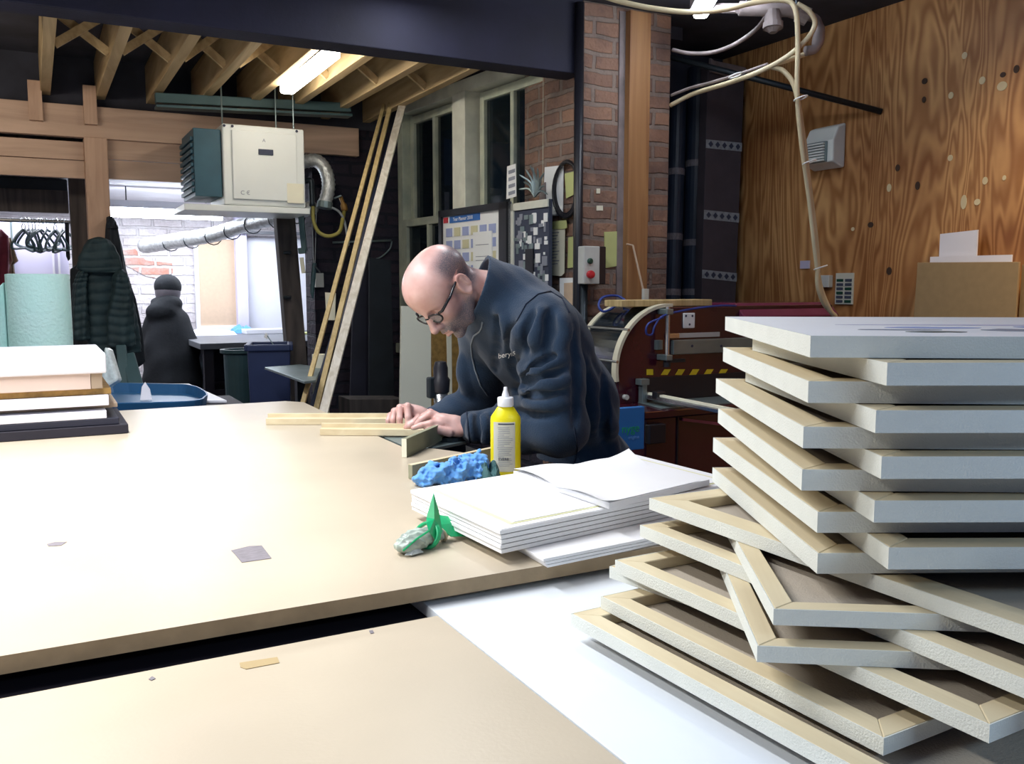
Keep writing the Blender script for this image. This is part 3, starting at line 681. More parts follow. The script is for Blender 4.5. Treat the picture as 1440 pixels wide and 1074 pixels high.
# ------------------------------------------------------------------ coats on the brown post
YC = YB - .14
t = thing('hooded_coat', 'dark teal quilted coat with a hood hung on the brown post', 'coat', (0, 0, 0))
def quilt(name, rows, Y, th, mt, parent, seed, freq=1.0, amp=.012, lean=0):
    v = []; f = []; nx = 30; nz = 80; r_ = np.random.RandomState(seed); ph = r_.rand(5) * 6
    for i in range(nz):
        q = i / (nz - 1) * (len(rows) - 1); k = min(int(q), len(rows) - 2); tt = q - k
        y, xl, xr = [rows[k][m_] * (1 - tt) + rows[k + 1][m_] * tt for m_ in range(3)]
        c = ony((xl + xr) / 2, y, Y); w = abs(ony(xr, y, Y).x - ony(xl, y, Y).x) / 2
        taper = min(1, (i + .3) / 7) ** .5 * (min(1, (nz - i - .7) / 3) ** .5)
        for j in range(nx):
            a = 2 * pi * j / nx; puff = amp * abs(sin(i * freq * .42 + .5 * sin(a * 2 + ph[0]))) + .012 * sin(a * 5 + ph[1] + i * .05)
            v.append((c.x + (w + puff * .3) * cos(a) * taper, c.y + (th + puff) * sin(a) * taper * .8 + lean * i / nz, c.z))
    for i in range(nz - 1):
        for j in range(nx): j2 = (j + 1) % nx; f.append((i * nx + j, i * nx + j2, (i + 1) * nx + j2, (i + 1) * nx + j))
    f.append(tuple(range(nx))); f.append(tuple((nz - 1) * nx + k for k in range(nx))[::-1])
    return mesh(name, v, f, mt, parent, smooth=True)
quilt('body', [(372, 116, 172), (390, 112, 178), (430, 116, 190), (470, 120, 196), (500, 128, 198)], YC - .06, .085, 'coat_teal', t, 1)
quilt('hood', [(333, 128, 150), (345, 118, 160), (362, 110, 168), (376, 108, 172), (384, 116, 168)], YC - .11, .075, 'coat_teal', t, 2, .5, .006)
quilt('sleeve', [(378, 112, 124), (400, 104, 122), (440, 102, 124), (480, 104, 126)], YC - .10, .05, 'coat_teal', t, 3)
quilt('sleeve', [(380, 160, 178), (410, 158, 186), (445, 150, 188), (490, 152, 190)], YC - .15, .05, 'coat_teal', t, 5)
t = thing('long_coat', 'long black coat hanging behind the teal hooded coat', 'coat', (0, 0, 0))
quilt('body', [(305, 152, 158), (318, 150, 165), (345, 148, 171), (380, 150, 177), (420, 150, 190), (470, 150, 200), (520, 150, 205)], YC + .03, .06, 'coat_dark', t, 7, .3, .006)
quilt('collar', [(304, 151, 158), (312, 150, 162), (322, 150, 166)], YC + .0, .05, 'coat_dark', t, 8, .3, .003)
t = thing('hung_jacket', 'dark jacket hanging left of the brown post', 'coat', (0, 0, 0))
quilt('body', [(372, 100, 122), (400, 99, 126), (450, 99, 130), (500, 100, 132)], YB + .2, .05, 'coat_dark', t, 9, .4, .008)
# grey-green things leaning below coats
for i, (p0, p1, w, lb) in enumerate([((170, 486), (176, 545), .05, 'slim grey green upright leaning under the coats'), ((179, 498), (193, 548), .07, 'wider grey green offcut leaning right of the slim one')]):
    a = P(*p0, 4.7); b_ = P(*p1, 4.6); b2 = a + (b_ - a) * (a.z / (a.z - b_.z)); tag(B().bar(b2, a, w, .03, (0, 1, 0)).make('grey_offcut', 'plastic_teal', bevel=.008), lb, 'offcut')
# ------------------------------------------------------------------ heater
YH = 4.9
hx0, hx1, hzb, hzt = rectY(312, 430, 173, 292, YH)
t = thing('unit_heater', 'white boxy gas heater hung from the ceiling with a teal grille side', 'heater', (hx0, YH, hzb))
W = hx1 - hx0; Hh = hzt - hzb
B().box(0, W, 0, .42, 0, Hh).make('casing', 'heater_white', t, .008)
B().box(.045, W - .045, -.012, 0, .03, Hh - .03).make('front_panel', 'heater_white', t, .004)
B().box(W * .42, W * .6, -.018, -.010, Hh * .64, Hh * .71).make('display_window', 'ink', t, .002)
text_mesh('marking', 'A', .025, (W * .47, -.0135, Hh * .80), (1, 0, 0), (0, 0, 1), 'ink_grey', t)
text_mesh('marking', 'C €', .03, (.08, -.0135, Hh * .13), (1, 0, 0), (0, 0, 1), 'ink_grey', t)
B().box(W * .76, W * .97, -.016, -.0125, Hh * .05, Hh * .3).make('yellow_notice', 'paper_cream', t)
gb = B(); gb.box(-.14, -.005, .02, .42, .04, Hh - .03)
for i in range(9): gb.box(-.155, -.14, .03, .41, .06 + i * (Hh - .12) / 9, .06 + i * (Hh - .12) / 9 + .02)
gb.make('fan_grille', 'heater_teal', t, .003)
B().box(-.2, W + .02, -.01, .4, -.035, -.003).make('bottom_flange', 'heater_white', t, .003)
for x in (.02, .3, W - .03):
    B().tube([(x, .1, Hh), (x, .1, 2.56 - hzb)], .004, 6).make('hanger_rod', 'grey_metal', t)
for x in (.01, W * .12, W - .04): B().tube([(x, -.002, Hh - .012), (x, -.006, Hh - .012)], .007, 8).make('screw', 'ink', t)
# flue duct
t = thing('flue_duct', 'shiny bent foil flue pipe at the right side of the heater', 'duct', (0, 0, 0))
pts = spline([P(424, 228, 5.2), P(445, 226, 5.2), P(458, 240, 5.2), P(462, 262, 5.2), P(457, 286, 5.2)], 8)
B().tube(pts, [.036 + .004 * (i % 2) for i in range(len(pts))], 14).make('pipe', 'foil', t, smooth=True)
B().tube([P(457, 284, 5.2), P(456, 293, 5.2)], .045, 14).make('collar', 'grey_metal', t)
pts = spline([P(428, 255, 5.15), P(437, 254, 5.15), P(438, 268, 5.15), P(439, 290, 5.15)], 6)
tag(B().tube(pts, .016, 10).make('gas_pipe', 'dark_metal', smooth=True), 'short dark bent pipe below the foil flue pipe', 'pipe')
t = thing('gas_valve', 'brass lever valve with a grey air hose on the dark wall', 'valve', (0, 0, 0))
B().tube(spline([P(479, 277, 5.3), P(483, 288, 5.3), P(485, 297, 5.3)], 4), [.012] * 4 + [.02] * 4 + [.014], 10).make('body', 'brass_valve', t, smooth=True)
B().bar(P(470, 279, 5.28), P(480, 275, 5.28), .02, .008).make('lever', 'grey_metal', t)
t = thing('air_hose', 'yellow and grey hose loop hanging right of the heater', 'hose', (0, 0, 0))
B().tube(spline([P(440, 290, 5.15), P(441, 310, 5.15), P(448, 326, 5.15), P(462, 332, 5.15), P(477, 326, 5.15), P(482, 308, 5.2), P(484, 298, 5.28)], 8), .011, 8).make('yellow_hose', 'hose_yellow', t, smooth=True)
B().tube(spline([P(448, 291, 5.2), P(462, 291, 5.2), P(476, 297, 5.2), P(484, 310, 5.2), P(488, 330, 5.2), P(490, 345, 5.2)], 8), .007, 8).make('grey_hose', 'hose_grey', t, smooth=True)
# square hook bracket and hanging tool
t = thing('hanging_tool', 'dark screwdriver hanging on two thin cords beside the timber prop', 'tool', (0, 0, 0))
B().tube([P(438, 288, 5.2), P(441, 372, 5.2)], .002, 5).tube([P(445, 290, 5.2), P(443, 372, 5.2)], .002, 5).make('cord', 'hose_grey', t)
B().tube([P(442, 370, 5.2), P(441, 385, 5.2), P(439, 412, 5.2), P(440, 420, 5.2)], [.012, .014, .012, .002], 8).make('body', 'plastic_teal', t)
B().tube([P(443, 374, 5.19), P(450, 383, 5.19)], .006, 6).make('trigger', 'dark_metal', t)
t = thing('pipe_bracket', 'grey square pipe bracket fixed on the timber prop', 'bracket', (0, 0, 0))
B().bar(P(423, 300, 5.15), P(428, 352, 5.15), .03, .02, fw).bar(P(420, 353, 5.15), P(430, 352, 5.15), .03, .03, fw).make('arm', 'steel_rail', t)
tag(B().bar(P(404, 405, 5.14) , P(405, 430, 5.14), .02, .012, fw).make('wedge', 'paper_cream') if False else B().bar(P(424, 362, 5.14), P(427, 384, 5.14), .022, .012, fw).make('pale_wedge', 'paper_cream', bevel=.002), 'small pale wooden wedge stuck on the timber prop', 'wedge')
# ------------------------------------------------------------------ leaning battens
def lean(x0, y0, d0, x1, y1, d1, w, h, mt, lb, name='leaning_batten', cat='batten', ext=.0, grp=None):
    a = P(x0, y0, d0); b_ = P(x1, y1, d1); bt = a + (b_ - a) * (a.z / (a.z - b_.z)); tp = a + (a - b_).normalized() * ext
    bt.z = .0
    return tag(B().bar(bt, tp, w, h, fw).make(name, mt, bevel=.001), lb, cat, grp)
lean(571, 128, 5.1, 457, 572, 4.1, .040, .02, 'pale_batten', 'widest and palest of the three long battens leaning by the window')
lean(551, 141, 5.15, 446, 570, 4.15, .024, .02, 'yellow_batten', 'yellowish middle batten of the three leaning by the window')
lean(540, 148, 5.2, 427, 563, 4.1, .020, .02, 'yellow_batten', 'thin leftmost batten, standing apart at its foot')
lean(556, 180, 5.2, 440, 575, 4.3, .036, .014, 'dark_batten', 'dark blue strip leaning between the pale and the yellow battens', 'dark_strip', 'strip')
# roll of card standing
c = P(450, 498, 4.6); 
tag(B().lathe([(.04, 0), (.04, c.z + .0), (.03, c.z), (.03, c.z - .01)], (c.x, c.y, 0), 20).make('card_tube', 'paper_cream'), 'cream cardboard tube standing behind the leaning battens', 'tube')
tag(B().prism([P(457, 411, 4.9), P(472, 412, 4.9), P(471, 450, 4.9), P(459, 450, 4.9)], fw * .01).make('wall_card', 'paper_cream'), 'cream card fixed on the edge of the dark partition wall', 'card')
tag(B().box(pL.x - .002, pL.x + .05, YB - .03, YB - .002, ony(455, 404, YB).z, ony(455, 384, YB).z).make('wall_switch', 'plastic_grey', bevel=.003), 'small grey switch box on the partition wall end', 'switch')
# shelf bracket
Yh_ = YB - .012
t = thing('hoop_bracket', 'thin metal shelf hoop on the dark brick wall behind the battens', 'bracket', (0, 0, 0))
B().tube([ony(468, 341, Yh_), ony(550, 338, Yh_)], .008, 6).tube(spline([ony(551, 339, Yh_), ony(548, 350, Yh_), ony(536, 361, Yh_), ony(522, 366, Yh_)], 6), .005, 6).make('hoop', 'grey_metal', t, smooth=True)
# bins and glass table
t = thing('wheelie_bin', 'large navy bin below the counter with a lidless rim', 'bin', (0, 0, 0))
c = P(372, 520, 5.1)
q0 = [P(347, 487, 4.85), P(408, 485, 4.90), P(408, 484, 5.16), P(352, 487, 5.12)]
tb = B(); top = [Vector((p.x, p.y, 1.02)) for p in q0]; cc = sum(top, Vector()) / 4; bot = [cc + (p - cc) * .8 for p in top]; bot = [Vector((p.x, p.y, 0)) for p in bot]
tb.raw(bot + top, BF[:1] + BF[2:]); tb.raw([p + (cc - p) * .06 - Zup * .0 for p in top] + [Vector((p.x, p.y, .05)) for p in bot], [(3, 2, 1, 0), (0, 1, 5, 4), (1, 2, 6, 5), (2, 3, 7, 6), (3, 0, 4, 7)])
tb.make('tub', 'bin_navy', t, .01)
for i in range(4): B().bar(top[i] , top[(i + 1) % 4], .03, .035).make('rim', 'bin_navy', t, .006)
t = thing('grey_tray_bin', 'teal grey plastic bin left of the navy bin', 'bin', (0, 0, 0))
c = P(337, 493, 5.45)
B().lathe([(.075, 0), (.095, c.z - .02), (.115, c.z - .01), (.115, c.z + .01), (.09, c.z + .01), (.07, .02)], (c.x, c.y, 0), 24).make('tub', 'plastic_teal', t, smooth=False)
cg = P(415, 522, 4.4); zt = cg.z
t = thing('glass_cutting_table', 'grey glass-topped low table left of the leaning battens', 'table', (0, 0, 0))
q = [onz(372, 516, zt), onz(422, 512, zt), onz(452, 516, zt), onz(444, 534, zt), onz(428, 536, zt)]
B().prism(q, (0, 0, -.012)).make('glass_top', 'grey_metal', t, .002)
cc = sum(q, Vector()) / 5; B().bar(cc - Zup * .012, Vector((cc.x, cc.y, 0)), .05, .05).make('leg', 'dark_metal', t); B().box(cc.x - .15, cc.x + .15, cc.y - .15, cc.y + .15, 0, .02).make('foot', 'dark_metal', t)
t = thing('wire_flag', 'small white tag on a thin rod sticking up from the bin', 'flag', (0, 0, 0))
B().tube([P(376, 472, 5.0), P(408, 520, 5.0), P(411, 528, 5.05) * 1], .003, 6).make('rod', 'grey_metal', t)
B().prism([P(371, 474, 5.0), P(374, 467, 5.0), P(377, 472, 5.0), P(376, 477, 5.0)], fw * .003).make('flag', 'paper_white', t)
t = thing('wire_coil', 'loose wire coil lying on the rim of the navy bin', 'wire', (0, 0, 0))
B().tube(spline([P(378, 487, 5.15), P(392, 480, 5.15), P(388, 486, 5.2), P(402, 480, 5.2), P(397, 487, 5.2), P(411, 482, 5.2)], 6), .003, 6).make('wire', 'grey_metal', t)
# dark boards and panels against the window wall
def wpanel(name, pts, off, th, mt, lb, cat, down=True, bevel=.002):
    q = [onw(x, y, off) for x, y in pts]; 
    if down:
        n_ = len(q); q = [Vector((p.x, p.y, 0)) if i >= n_ - 2 else p for i, p in enumerate(q)]
    return tag(B().prism(q, -wn * th).make(name, mt, bevel=bevel), lb, cat)
# two dark sheets stand against the end wall
ya = YB - .22
def pn(name, pts, Y, th, mt, lb, cat):
    q = [ony(x, y, Y) for x, y in pts]; q[-1].z = q[-2].z = 0
    return tag(B().prism(q, (0, -th, 0)).make(name, mt, bevel=.002), lb, cat)
pn('dark_sheet', [(497, 368), (522, 362), (524, 600), (484, 600)], 5.2, .02, 'board_dark_panel', 'dark sheet leaning on the wall, left of a pair', 'board')
pn('dark_sheet', [(518, 362), (548, 366), (556, 600), (515, 600)], 5.1, .02, 'coat_dark', 'dark sheet leaning on the wall, right of a pair', 'board')
pn('low_block', [(476, 556), (553, 556), (553, 600), (476, 600)], 4.9, .2, 'old_timber', 'grimy low timber block at the foot of the dark sheets', 'block')
pn('cream_board', [(563, 430), (604, 432), (604, 600), (556, 600)], 4.5, .02, 'cream_panel', 'tall cream board standing behind the bald person', 'board')
pn('osb_board', [(606, 455), (650, 455), (650, 600), (606, 600)], 4.58, .02, 'osb', 'orange brown chipboard beside the cream board', 'board')
pn('pale_strip', [(627, 455), (634, 455), (636, 600), (632, 600)], 4.5, .01, 'paper_cream', 'thin pale strip leaning on the orange brown chipboard', 'strip')
# ------------------------------------------------------------------ notice boards on the window wall
def wrect(x0, x1, z0, z1, off, th, name, mt, parent=None, bevel=0):
    a = Vector((w1.x, w1.y, 0)) + wt * x0 - wn * off; b = Vector((w1.x, w1.y, 0)) + wt * x1 - wn * off
    return B().prism([(a.x, a.y, z0), (b.x, b.y, z0), (b.x, b.y, z1), (a.x, a.y, z1)], wn * th).make(name, mt, parent, bevel)
o1 = .12
px0, px1 = wd(715, o1), wd(619, o1); pz1 = (onw(667, 290, o1)).z; pz0 = pz1 - .58
t = thing('year_planner', 'framed year planner with blue header propped in the window', 'planner', (0, 0, 0))
wrect(px0, px1, pz0, pz1, o1, .02, 'backing', 'paper_white', t)
for q in [(px0, px0 + .07, pz0, pz1), (px1 - .03, px1, pz0, pz1), (px0, px1, pz1 - .035, pz1), (px0, px1, pz0, pz0 + .03)]: wrect(*q, o1 + .014, .03, 'frame', 'plastic_black', t)
ix0, ix1 = px0 + .085, px1 - .035; iw = ix1 - ix0
wrect(ix1 - iw * .68, ix1 - iw * .13, pz1 - .073, pz1 - .037, o1 + .004, .004, 'header_strip', 'ink_blue', t)
wrect(ix1 - iw * .09, ix1 - iw * .01, pz1 - .070, pz1 - .040, o1 + .004, .004, 'red_logo', 'red', t)
cb = B(); cc_ = B(); 
for i in range(6):
    for j in range(7):
        a = ix1 - iw * (.06 + i * .155); b = a - iw * .11; z = pz1 - .10 - j * .068
        A_ = Vector((w1.x, w1.y, 0)) + wt * b - wn * (o1 + .004); B_ = Vector((w1.x, w1.y, 0)) + wt * a - wn * (o1 + .004)
        B().prism([(A_.x, A_.y, z - .046), (B_.x, B_.y, z - .046), (B_.x, B_.y, z), (A_.x, A_.y, z)], wn * .004).make('planner_cell', 'cell_blue' if (i * 3 + j * 2) % 5 < 3 else 'cell_cream', t)
text_mesh('planner_title', 'Year Planner 2018', .028, Vector((w1.x, w1.y, pz1 - .064)) + wt * (ix1 - iw * .2) - wn * (o1 + .0045), -wt, (0, 0, 1), 'paper_white', t)
s_ = wrect(ix0 + iw * .10, ix0 + iw * .42, pz1 - .36, pz1 - .135, o1 + .010, .006, 'pinned_letter', 'paper_white', t)
for k, z in enumerate((.20, .26, .28, .33)): wrect(ix0 + iw * .15, ix0 + iw * .37, pz1 - z - .003, pz1 - z, o1 + .0115, .002, 'printed_line', 'ink_grey', t)
# photo collage
o2 = .10
cx0, cx1 = wd(772, o2), wd(718, o2); cz1 = onw(740, 284, o2).z; cz0 = cz1 - .56
t = thing('photo_board', 'board crowded with small black and white photos, framed in cream wood', 'board', (0, 0, 0))
wrect(cx0, cx1, cz0, cz1, o2, .02, 'backing', 'ink', t)
for q in [(cx1 - .035, cx1, cz0, cz1), (cx0, cx1, cz1 - .035, cz1)]: wrect(*q, o2 + .008, .02, 'frame', 'window_paint_pale', t)
pb = [B(), B(), B()]
for i in range(110):
    a = cx0 + .0 + random.random() * (cx1 - cx0 - .07); z = cz0 + random.random() * (cz1 - cz0 - .08); w = .012 + random.random() * .03; h = .01 + random.random() * .04
    A_ = Vector((w1.x, w1.y, 0)) + wt * a - wn * (o2 + .002 + random.random() * .004); B_ = A_ + wt * w
    pb[i % 3].prism([(A_.x, A_.y, z), (B_.x, B_.y, z), (B_.x, B_.y, z + h), (A_.x, A_.y, z + h)], wn * .003)
for k, m_ in enumerate(('paper_white', 'ink_grey', 'grey_metal')): o = pb[k].make('photos', m_, t); o['kind'] = 'stuff'
A_ = onw(748, 362, o2 + .02)
wrect(wd(752, o2), wd(741, o2), onw(746, 385, o2).z, onw(746, 350, o2).z, o2 + .010, .006, 'dark_photo', 'plastic_black', t)
# sheet on the window and dried plant
def wsheet(name, pts, off, th, mt, lb, cat, parent=None):
    o = B().prism([onw(x, y, off) for x, y in pts], wn * th).make(name, mt, parent); return tag(o, lb, cat) if lb else o
t = thing('window_note', 'small white printed note stuck on the window glass', 'paper', (0, 0, 0))
wsheet('sheet', [(713, 234), (725, 230), (726, 276), (712, 280)], .06, .002, 'paper_white', None, None, t)
for k in range(4):
    wsheet('printed_row', [(715, 240 + k * 10), (724, 237 + k * 10), (724, 242 + k * 10), (715, 245 + k * 10)], .0615, .001, 'ink_grey', None, None, t)
t = thing('dried_plant', 'spiky dried plant on the sash rail in the window corner', 'plant', (0, 0, 0))
c = onw(752, 276, .1)
for i in range(11):
    a = R(-10 + i * 18); B().tube(spline([c, c + (-wt * cos(a) * .05 + Zup * (.03 + sin(a) * .05)), c + (-wt * cos(a) * .11 + Zup * (.02 + sin(a) * .12)) - wn * .02 * (i % 3)], 4), [.006] * 4 + [.005] * 4 + [.001], 5).make('frond', 'grey_metal', t)
# papers on the brick left of the pipe
wsheet('white_notice', [(766, 235), (792, 232), (791, 303), (763, 304)], .012, .004, 'paper_white', 'blank white sheet behind the black cable coil', 'paper')
wsheet('yellow_note', [(794, 244), (811, 240), (810, 272), (796, 279)], .010, .004, 'paper_yellow', 'yellow paper seen through the black cable coil', 'paper')
t = thing('long_list', 'long cream list curling off the brick below the cable coil', 'paper', (0, 0, 0))
wsheet('sheet', [(768, 318), (794, 314), (793, 384), (789, 388), (760, 386)], .02, .004, 'paper_cream', None, None, t)
for k in range(11):
    wsheet('printed_line', [(774, 327 + k * 4.4), (786 - (k % 3) * 2, 326 + k * 4.4), (786 - (k % 3) * 2, 327 + k * 4.4), (774, 328 + k * 4.4)], .0215, .0012, 'ink_grey', None, None, t)
wsheet('cream_flap', [(766, 313), (796, 309), (797, 320), (794, 322), (768, 322)], .024, .003, 'paper_yellow', 'folded yellow flap taped over the top of the long list', 'paper')
wsheet('yellow_sheet', [(799, 334), (814, 330), (812, 375), (798, 377)], .012, .004, 'paper_yellow', 'yellow sheet between the long list and the grey switch box', 'paper')
t = thing('framed_print', 'white framed drawing hung below the grey switch box', 'picture', (0, 0, 0))
wsheet('frame', [(787, 391), (818, 390), (816, 470), (787, 462)], .03, .02, 'paper_white', None, None, t)
wsheet('picture', [(793, 398), (808, 397), (806, 450), (793, 446)], .033, .004, 'tan_panel', None, None, t)
wsheet('corner_bracket', [(760, 262), (766, 256), (766, 290), (758, 308), (757, 290)], .02, .012, 'pipe_grime', 'rusty metal plate at the brick edge beside the white sheet', 'plate')
# cable coil
t = thing('cable_coil', 'black cable coiled in an oval hanging on the brick beside the pipe', 'cable', (0, 0, 0))
for k in range(4):
    c = onw(796, 264 + k * 1.0, .012 + .006 * k); a_ = .085 + .006 * k; bb = .122 + .004 * (k % 2)
    B().tube([c - wt * a_ * cos(q) + Zup * bb * sin(q) for q in [2 * pi * i / 28 for i in range(29)]], .007, 6).make('loop', 'plastic_black', t, smooth=True)
# vertical pipes
c = onw(823, 200, .02)
cz = Vector((2.236 - .035, YP - .02, 0))
tag(B().tube([(cz.x, cz.y, 0), (cz.x, cz.y, 2.6)], .022, 12).make('black_pipe', 'plastic_black', smooth=True), 'black vertical pipe running up the corner of the brick pier', 'pipe')
c = onw(816.5, 200, .015)
tag(B().tube([(c.x, c.y, onw(816, 352, .015).z), (c.x, c.y, 2.24)], .007, 8).make('cream_conduit', 'cable_cream', smooth=True), 'thin cream conduit running beside the black pipe', 'conduit')
# switch box
c = onw(808, 373, .05)
t = thing('push_button_box', 'grey start stop box with a green and a red button on the pier', 'switch', (c.x, c.y, c.z), 0)
B().box(.0, .085, -.08, .0, -.085, .085).make('box', 'plastic_grey', t, .004)
B().box(.085, .125, -.07, .0, -.085, .085).make('back_box', 'plastic_black', t, .004)
B().lathe([(.013, 0), (.013, .01), (.009, .014)], (0, 0, 0), 14).make('green_button', 'green_dark', t)
B().lathe([(.017, 0), (.019, .012), (.016, .022), (.006, .025)], (0, 0, 0), 16).make('red_button', 'red', t)
for nm, z in (('green_button', .018), ('red_button', -.042)):
    for o in t.children:
        if o.name.startswith(nm): o.rotation_euler = (R(90), 0, 0); o.location = (.03, -.08, z)
tag(B().tube([(c.x + .03, c.y - .03, 0), (c.x + .03, c.y - .03, c.z - .086)], .02, 8).make('dark_conduit', 'dark_metal', smooth=True), 'thick dark conduit dropping from the grey switch box', 'conduit')
# on pier front
def prect(x0, x1, y0, y1, Y): return rectY(x0, x1, y0, y1, Y)
x0, x1, z0, z1 = rectY(884, 907, 28, 425, YP - .03)
tag(B().box(x0, x1, YP - .045, YP - .001, .0, 2.6).make('timber_batten', 'stud_wood', bevel=.003), 'orange brown timber batten fixed upright on the brick pier', 'batten')
tag(B().prism([ony(x, y, YP - .005) for x, y in [(850, 326), (873, 325), (875, 375), (868, 374), (851, 377)]], (0, .004, 0)).make('yellow_sheet', 'paper_yellow'), 'yellow sheet pinned on the brick pier front left of the timber batten', 'paper')
for x0_, y0_, w, h, lb in ((839, 265, 5, 7, 'upper of two small paper scraps stuck on the pier brick'), (839, 289, 9, 7, 'lower of two small paper scraps stuck on the pier brick')):
    tag(B().prism([ony(x, y, YP - .004) for x, y in [(x0_, y0_), (x0_ + w, y0_), (x0_ + w, y0_ + h), (x0_, y0_ + h)]], (0, .003, 0)).make('paper_scrap', 'paper_cream'), lb, 'paper')
x0, x1, z0, z1 = rectY(871, 876, 40, 420, YP - .004)
structure(B().box(x0, x1, YP - .008, YP, .0, 2.6).make('trim_2', 'pipe_grime'))
t = thing('copper_rod', 'thin copper rod leaning on the timber batten of the pier', 'rod', (0, 0, 0))
B().tube([ony(890, 345, YP - .06), ony(907, 418, YP - .1)], .005, 6).tube([ony(881, 343, YP - .06), ony(890, 345, YP - .06)], .004, 6).make('rod', 'tan_panel', t)
# ------------------------------------------------------------------ alcove: rolls and tall carton
def roll(px_, y0, Y, r_, mt, lb, tape):
    a = ony(px_ + 6, y0, Y); b_ = ony(px_ - 3, 430, Y - .05); bt = a + (b_ - a) * (a.z / (a.z - b_.z)); t = thing('fabric_roll', lb, 'roll', (0, 0, 0), 0)
    B().tube([bt, a], r_, 18).make('roll', mt, t, smooth=False)
    d = (a - bt)
    for zt in tape:
        q = bt + d * (zt / d.z); q2 = bt + d * ((zt + .035) / d.z); B().tube([q, q2], r_ + .002, 18).make('tape_band', 'tape_grey', t)
roll(948, 140, 4.04, .045, 'tube_teal', 'slim dark roll standing against the pier side of the alcove', (1.30, 1.60, 1.95))
roll(976, 96, 4.035, .055, 'tube_teal', 'thicker dark roll between the slim roll and the tall carton', (1.30, 1.57, 2.00))
t = thing('tall_carton', 'tall flattened brown carton with printed tape bands in the alcove', 'carton', (0, 0, 0))
a0, a1 = ony(996, 88, 3.86), ony(1047, 102, 3.86); b0, b1 = ony(986, 430, 3.86), ony(1034, 430, 3.86)
def dn(a, b): return a + (b - a) * (a.z / (a.z - b.z))
c0, c1 = dn(a0, b0), dn(a1, b1)
B().prism([a0, a1, c1, c0], (0, .06, 0)).make('carton', 'cardboard_dark', t, .003)
for (ya_, yb_) in ((196, 208), (295, 308), (379, 391)):
    def on(a, b, y): 
        # point on the carton edge at image height y
        lo, hi = 0., 1.
        for _ in range(40):
            m_ = (lo + hi) / 2; p = a + (b - a) * m_ - C0
            yy = CY - F * p.dot(up) / p.dot(fw)
            if yy < y: lo = m_
            else: hi = m_
        return a + (b - a) * lo
    pa, pb2, pc, pd = on(a0, c0, ya_), on(a1, c1, ya_ + 5), on(a1, c1, yb_ + 5), on(a0, c0, yb_)
    B().prism([pa, pb2, pc, pd], (0, -.003, 0)).make('tape_band', 'tape_white', t)
    for k in range(5):
        q = pa.lerp(pb2, .12 + k * .19) * .5 + pd.lerp(pc, .12 + k * .19) * .5
        B().prism([q + Vector((.016 * cos(a), -.004, .016 * sin(a))) for a in [pi / 2 * i for i in range(4)]], (0, -.002, 0)).make('printed_mark', 'ink', t)
B().prism([ony(x, y, 3.85) for x, y in [(996, 82), (1001, 86), (1030, 92), (1046, 96), (1046, 112), (1020, 108), (997, 102)]], (0, -.02, 0)).make('crumpled_flap', 'pipe_grime', t, .004)
# rod across the alcove
ra = Vector((2.72, 3.66, ony(943, 78, 3.66).z)); rb = onx(1240, 157, 3.5)
tag(B().tube([ra, rb], .014, 10).make('steel_rod', 'dark_metal', smooth=True), 'dark steel rod spanning from the brick pier to the plywood wall', 'rod')
tag(B().tube([Vector((2.72, 3.60, ony(943, 138, 3.6).z)), P(1040, 104, 4.15), P(1075, 92, 4.1)], .012, 8).make('thin_pipe', 'pipe_grime', smooth=True), 'thin dark pipe running right from the pier below the steel rod', 'pipe') if False else None
# siren box on plywood
c = onx(1163, 207, 3.5)
t = thing('vent_alarm', 'pale louvred plastic box high on the plywood wall', 'vent', (3.5, c.y, c.z)); t.scale = (.85, .78, .85)
B().prism([(-.02, -.15, -.13), (-.10, -.15, -.10) , (-.10, -.15, .02), (-.06, -.15, .10), (-.001, -.15, .12), (-.001, -.15, -.13)], (0, .24, 0)).make('box', 'heater_white', t, .01)
B().box(-.12, -.101, -.11, .06, -.10, .015).make('grille_panel', 'grey_metal', t, .003)
for i in range(7): B().box(-.132, -.12, -.105, .055, -.095 + i * .0155, -.086 + i * .0155).make('louvre', 'heater_white', t, .001)
# sample card, switch
def xrect(x0, x1, y0, y1, X=3.499):
    a = onx(x0, y0, X); b = onx(x1, y1, X); return a.y, b.y, b.z, a.z
ya_, yb_, z0, z1 = xrect(1177, 1200, 384, 428)
t = thing('sample_card', 'pale sample card with two columns of dark swatches on the plywood', 'card', (0, 0, 0))
B().box(3.492, 3.499, yb_, ya_, z0, z1).make('card', 'label_grey', t)
for i in range(6):
    for j in range(2):
        yy = yb_ + (ya_ - yb_) * (.08 + .48 * j); zz = z0 + (z1 - z0) * (.05 + i * .135); B().box(3.489, 3.492, yy, yy + (ya_ - yb_) * .36, zz, zz + (z1 - z0) * .085).make('swatch', 'ink' if (i + j) % 3 else 'green_dark', t)
ya_, yb_, z0, z1 = xrect(1159, 1171, 387, 404)
tag(B().box(3.47, 3.499, yb_, ya_, z0, z1).make('socket', 'plastic_grey', bevel=.003), 'small grey socket beside the sample card on the plywood', 'socket')
c = onx(1133, 372, 3.499); tag(B().box(3.49, 3.499, c.y - .03, c.y + .03, c.z - .02, c.z + .02).make('paper_scrap', 'lilac_panel'), 'lilac paper scrap on the dark part of the plywood', 'paper')
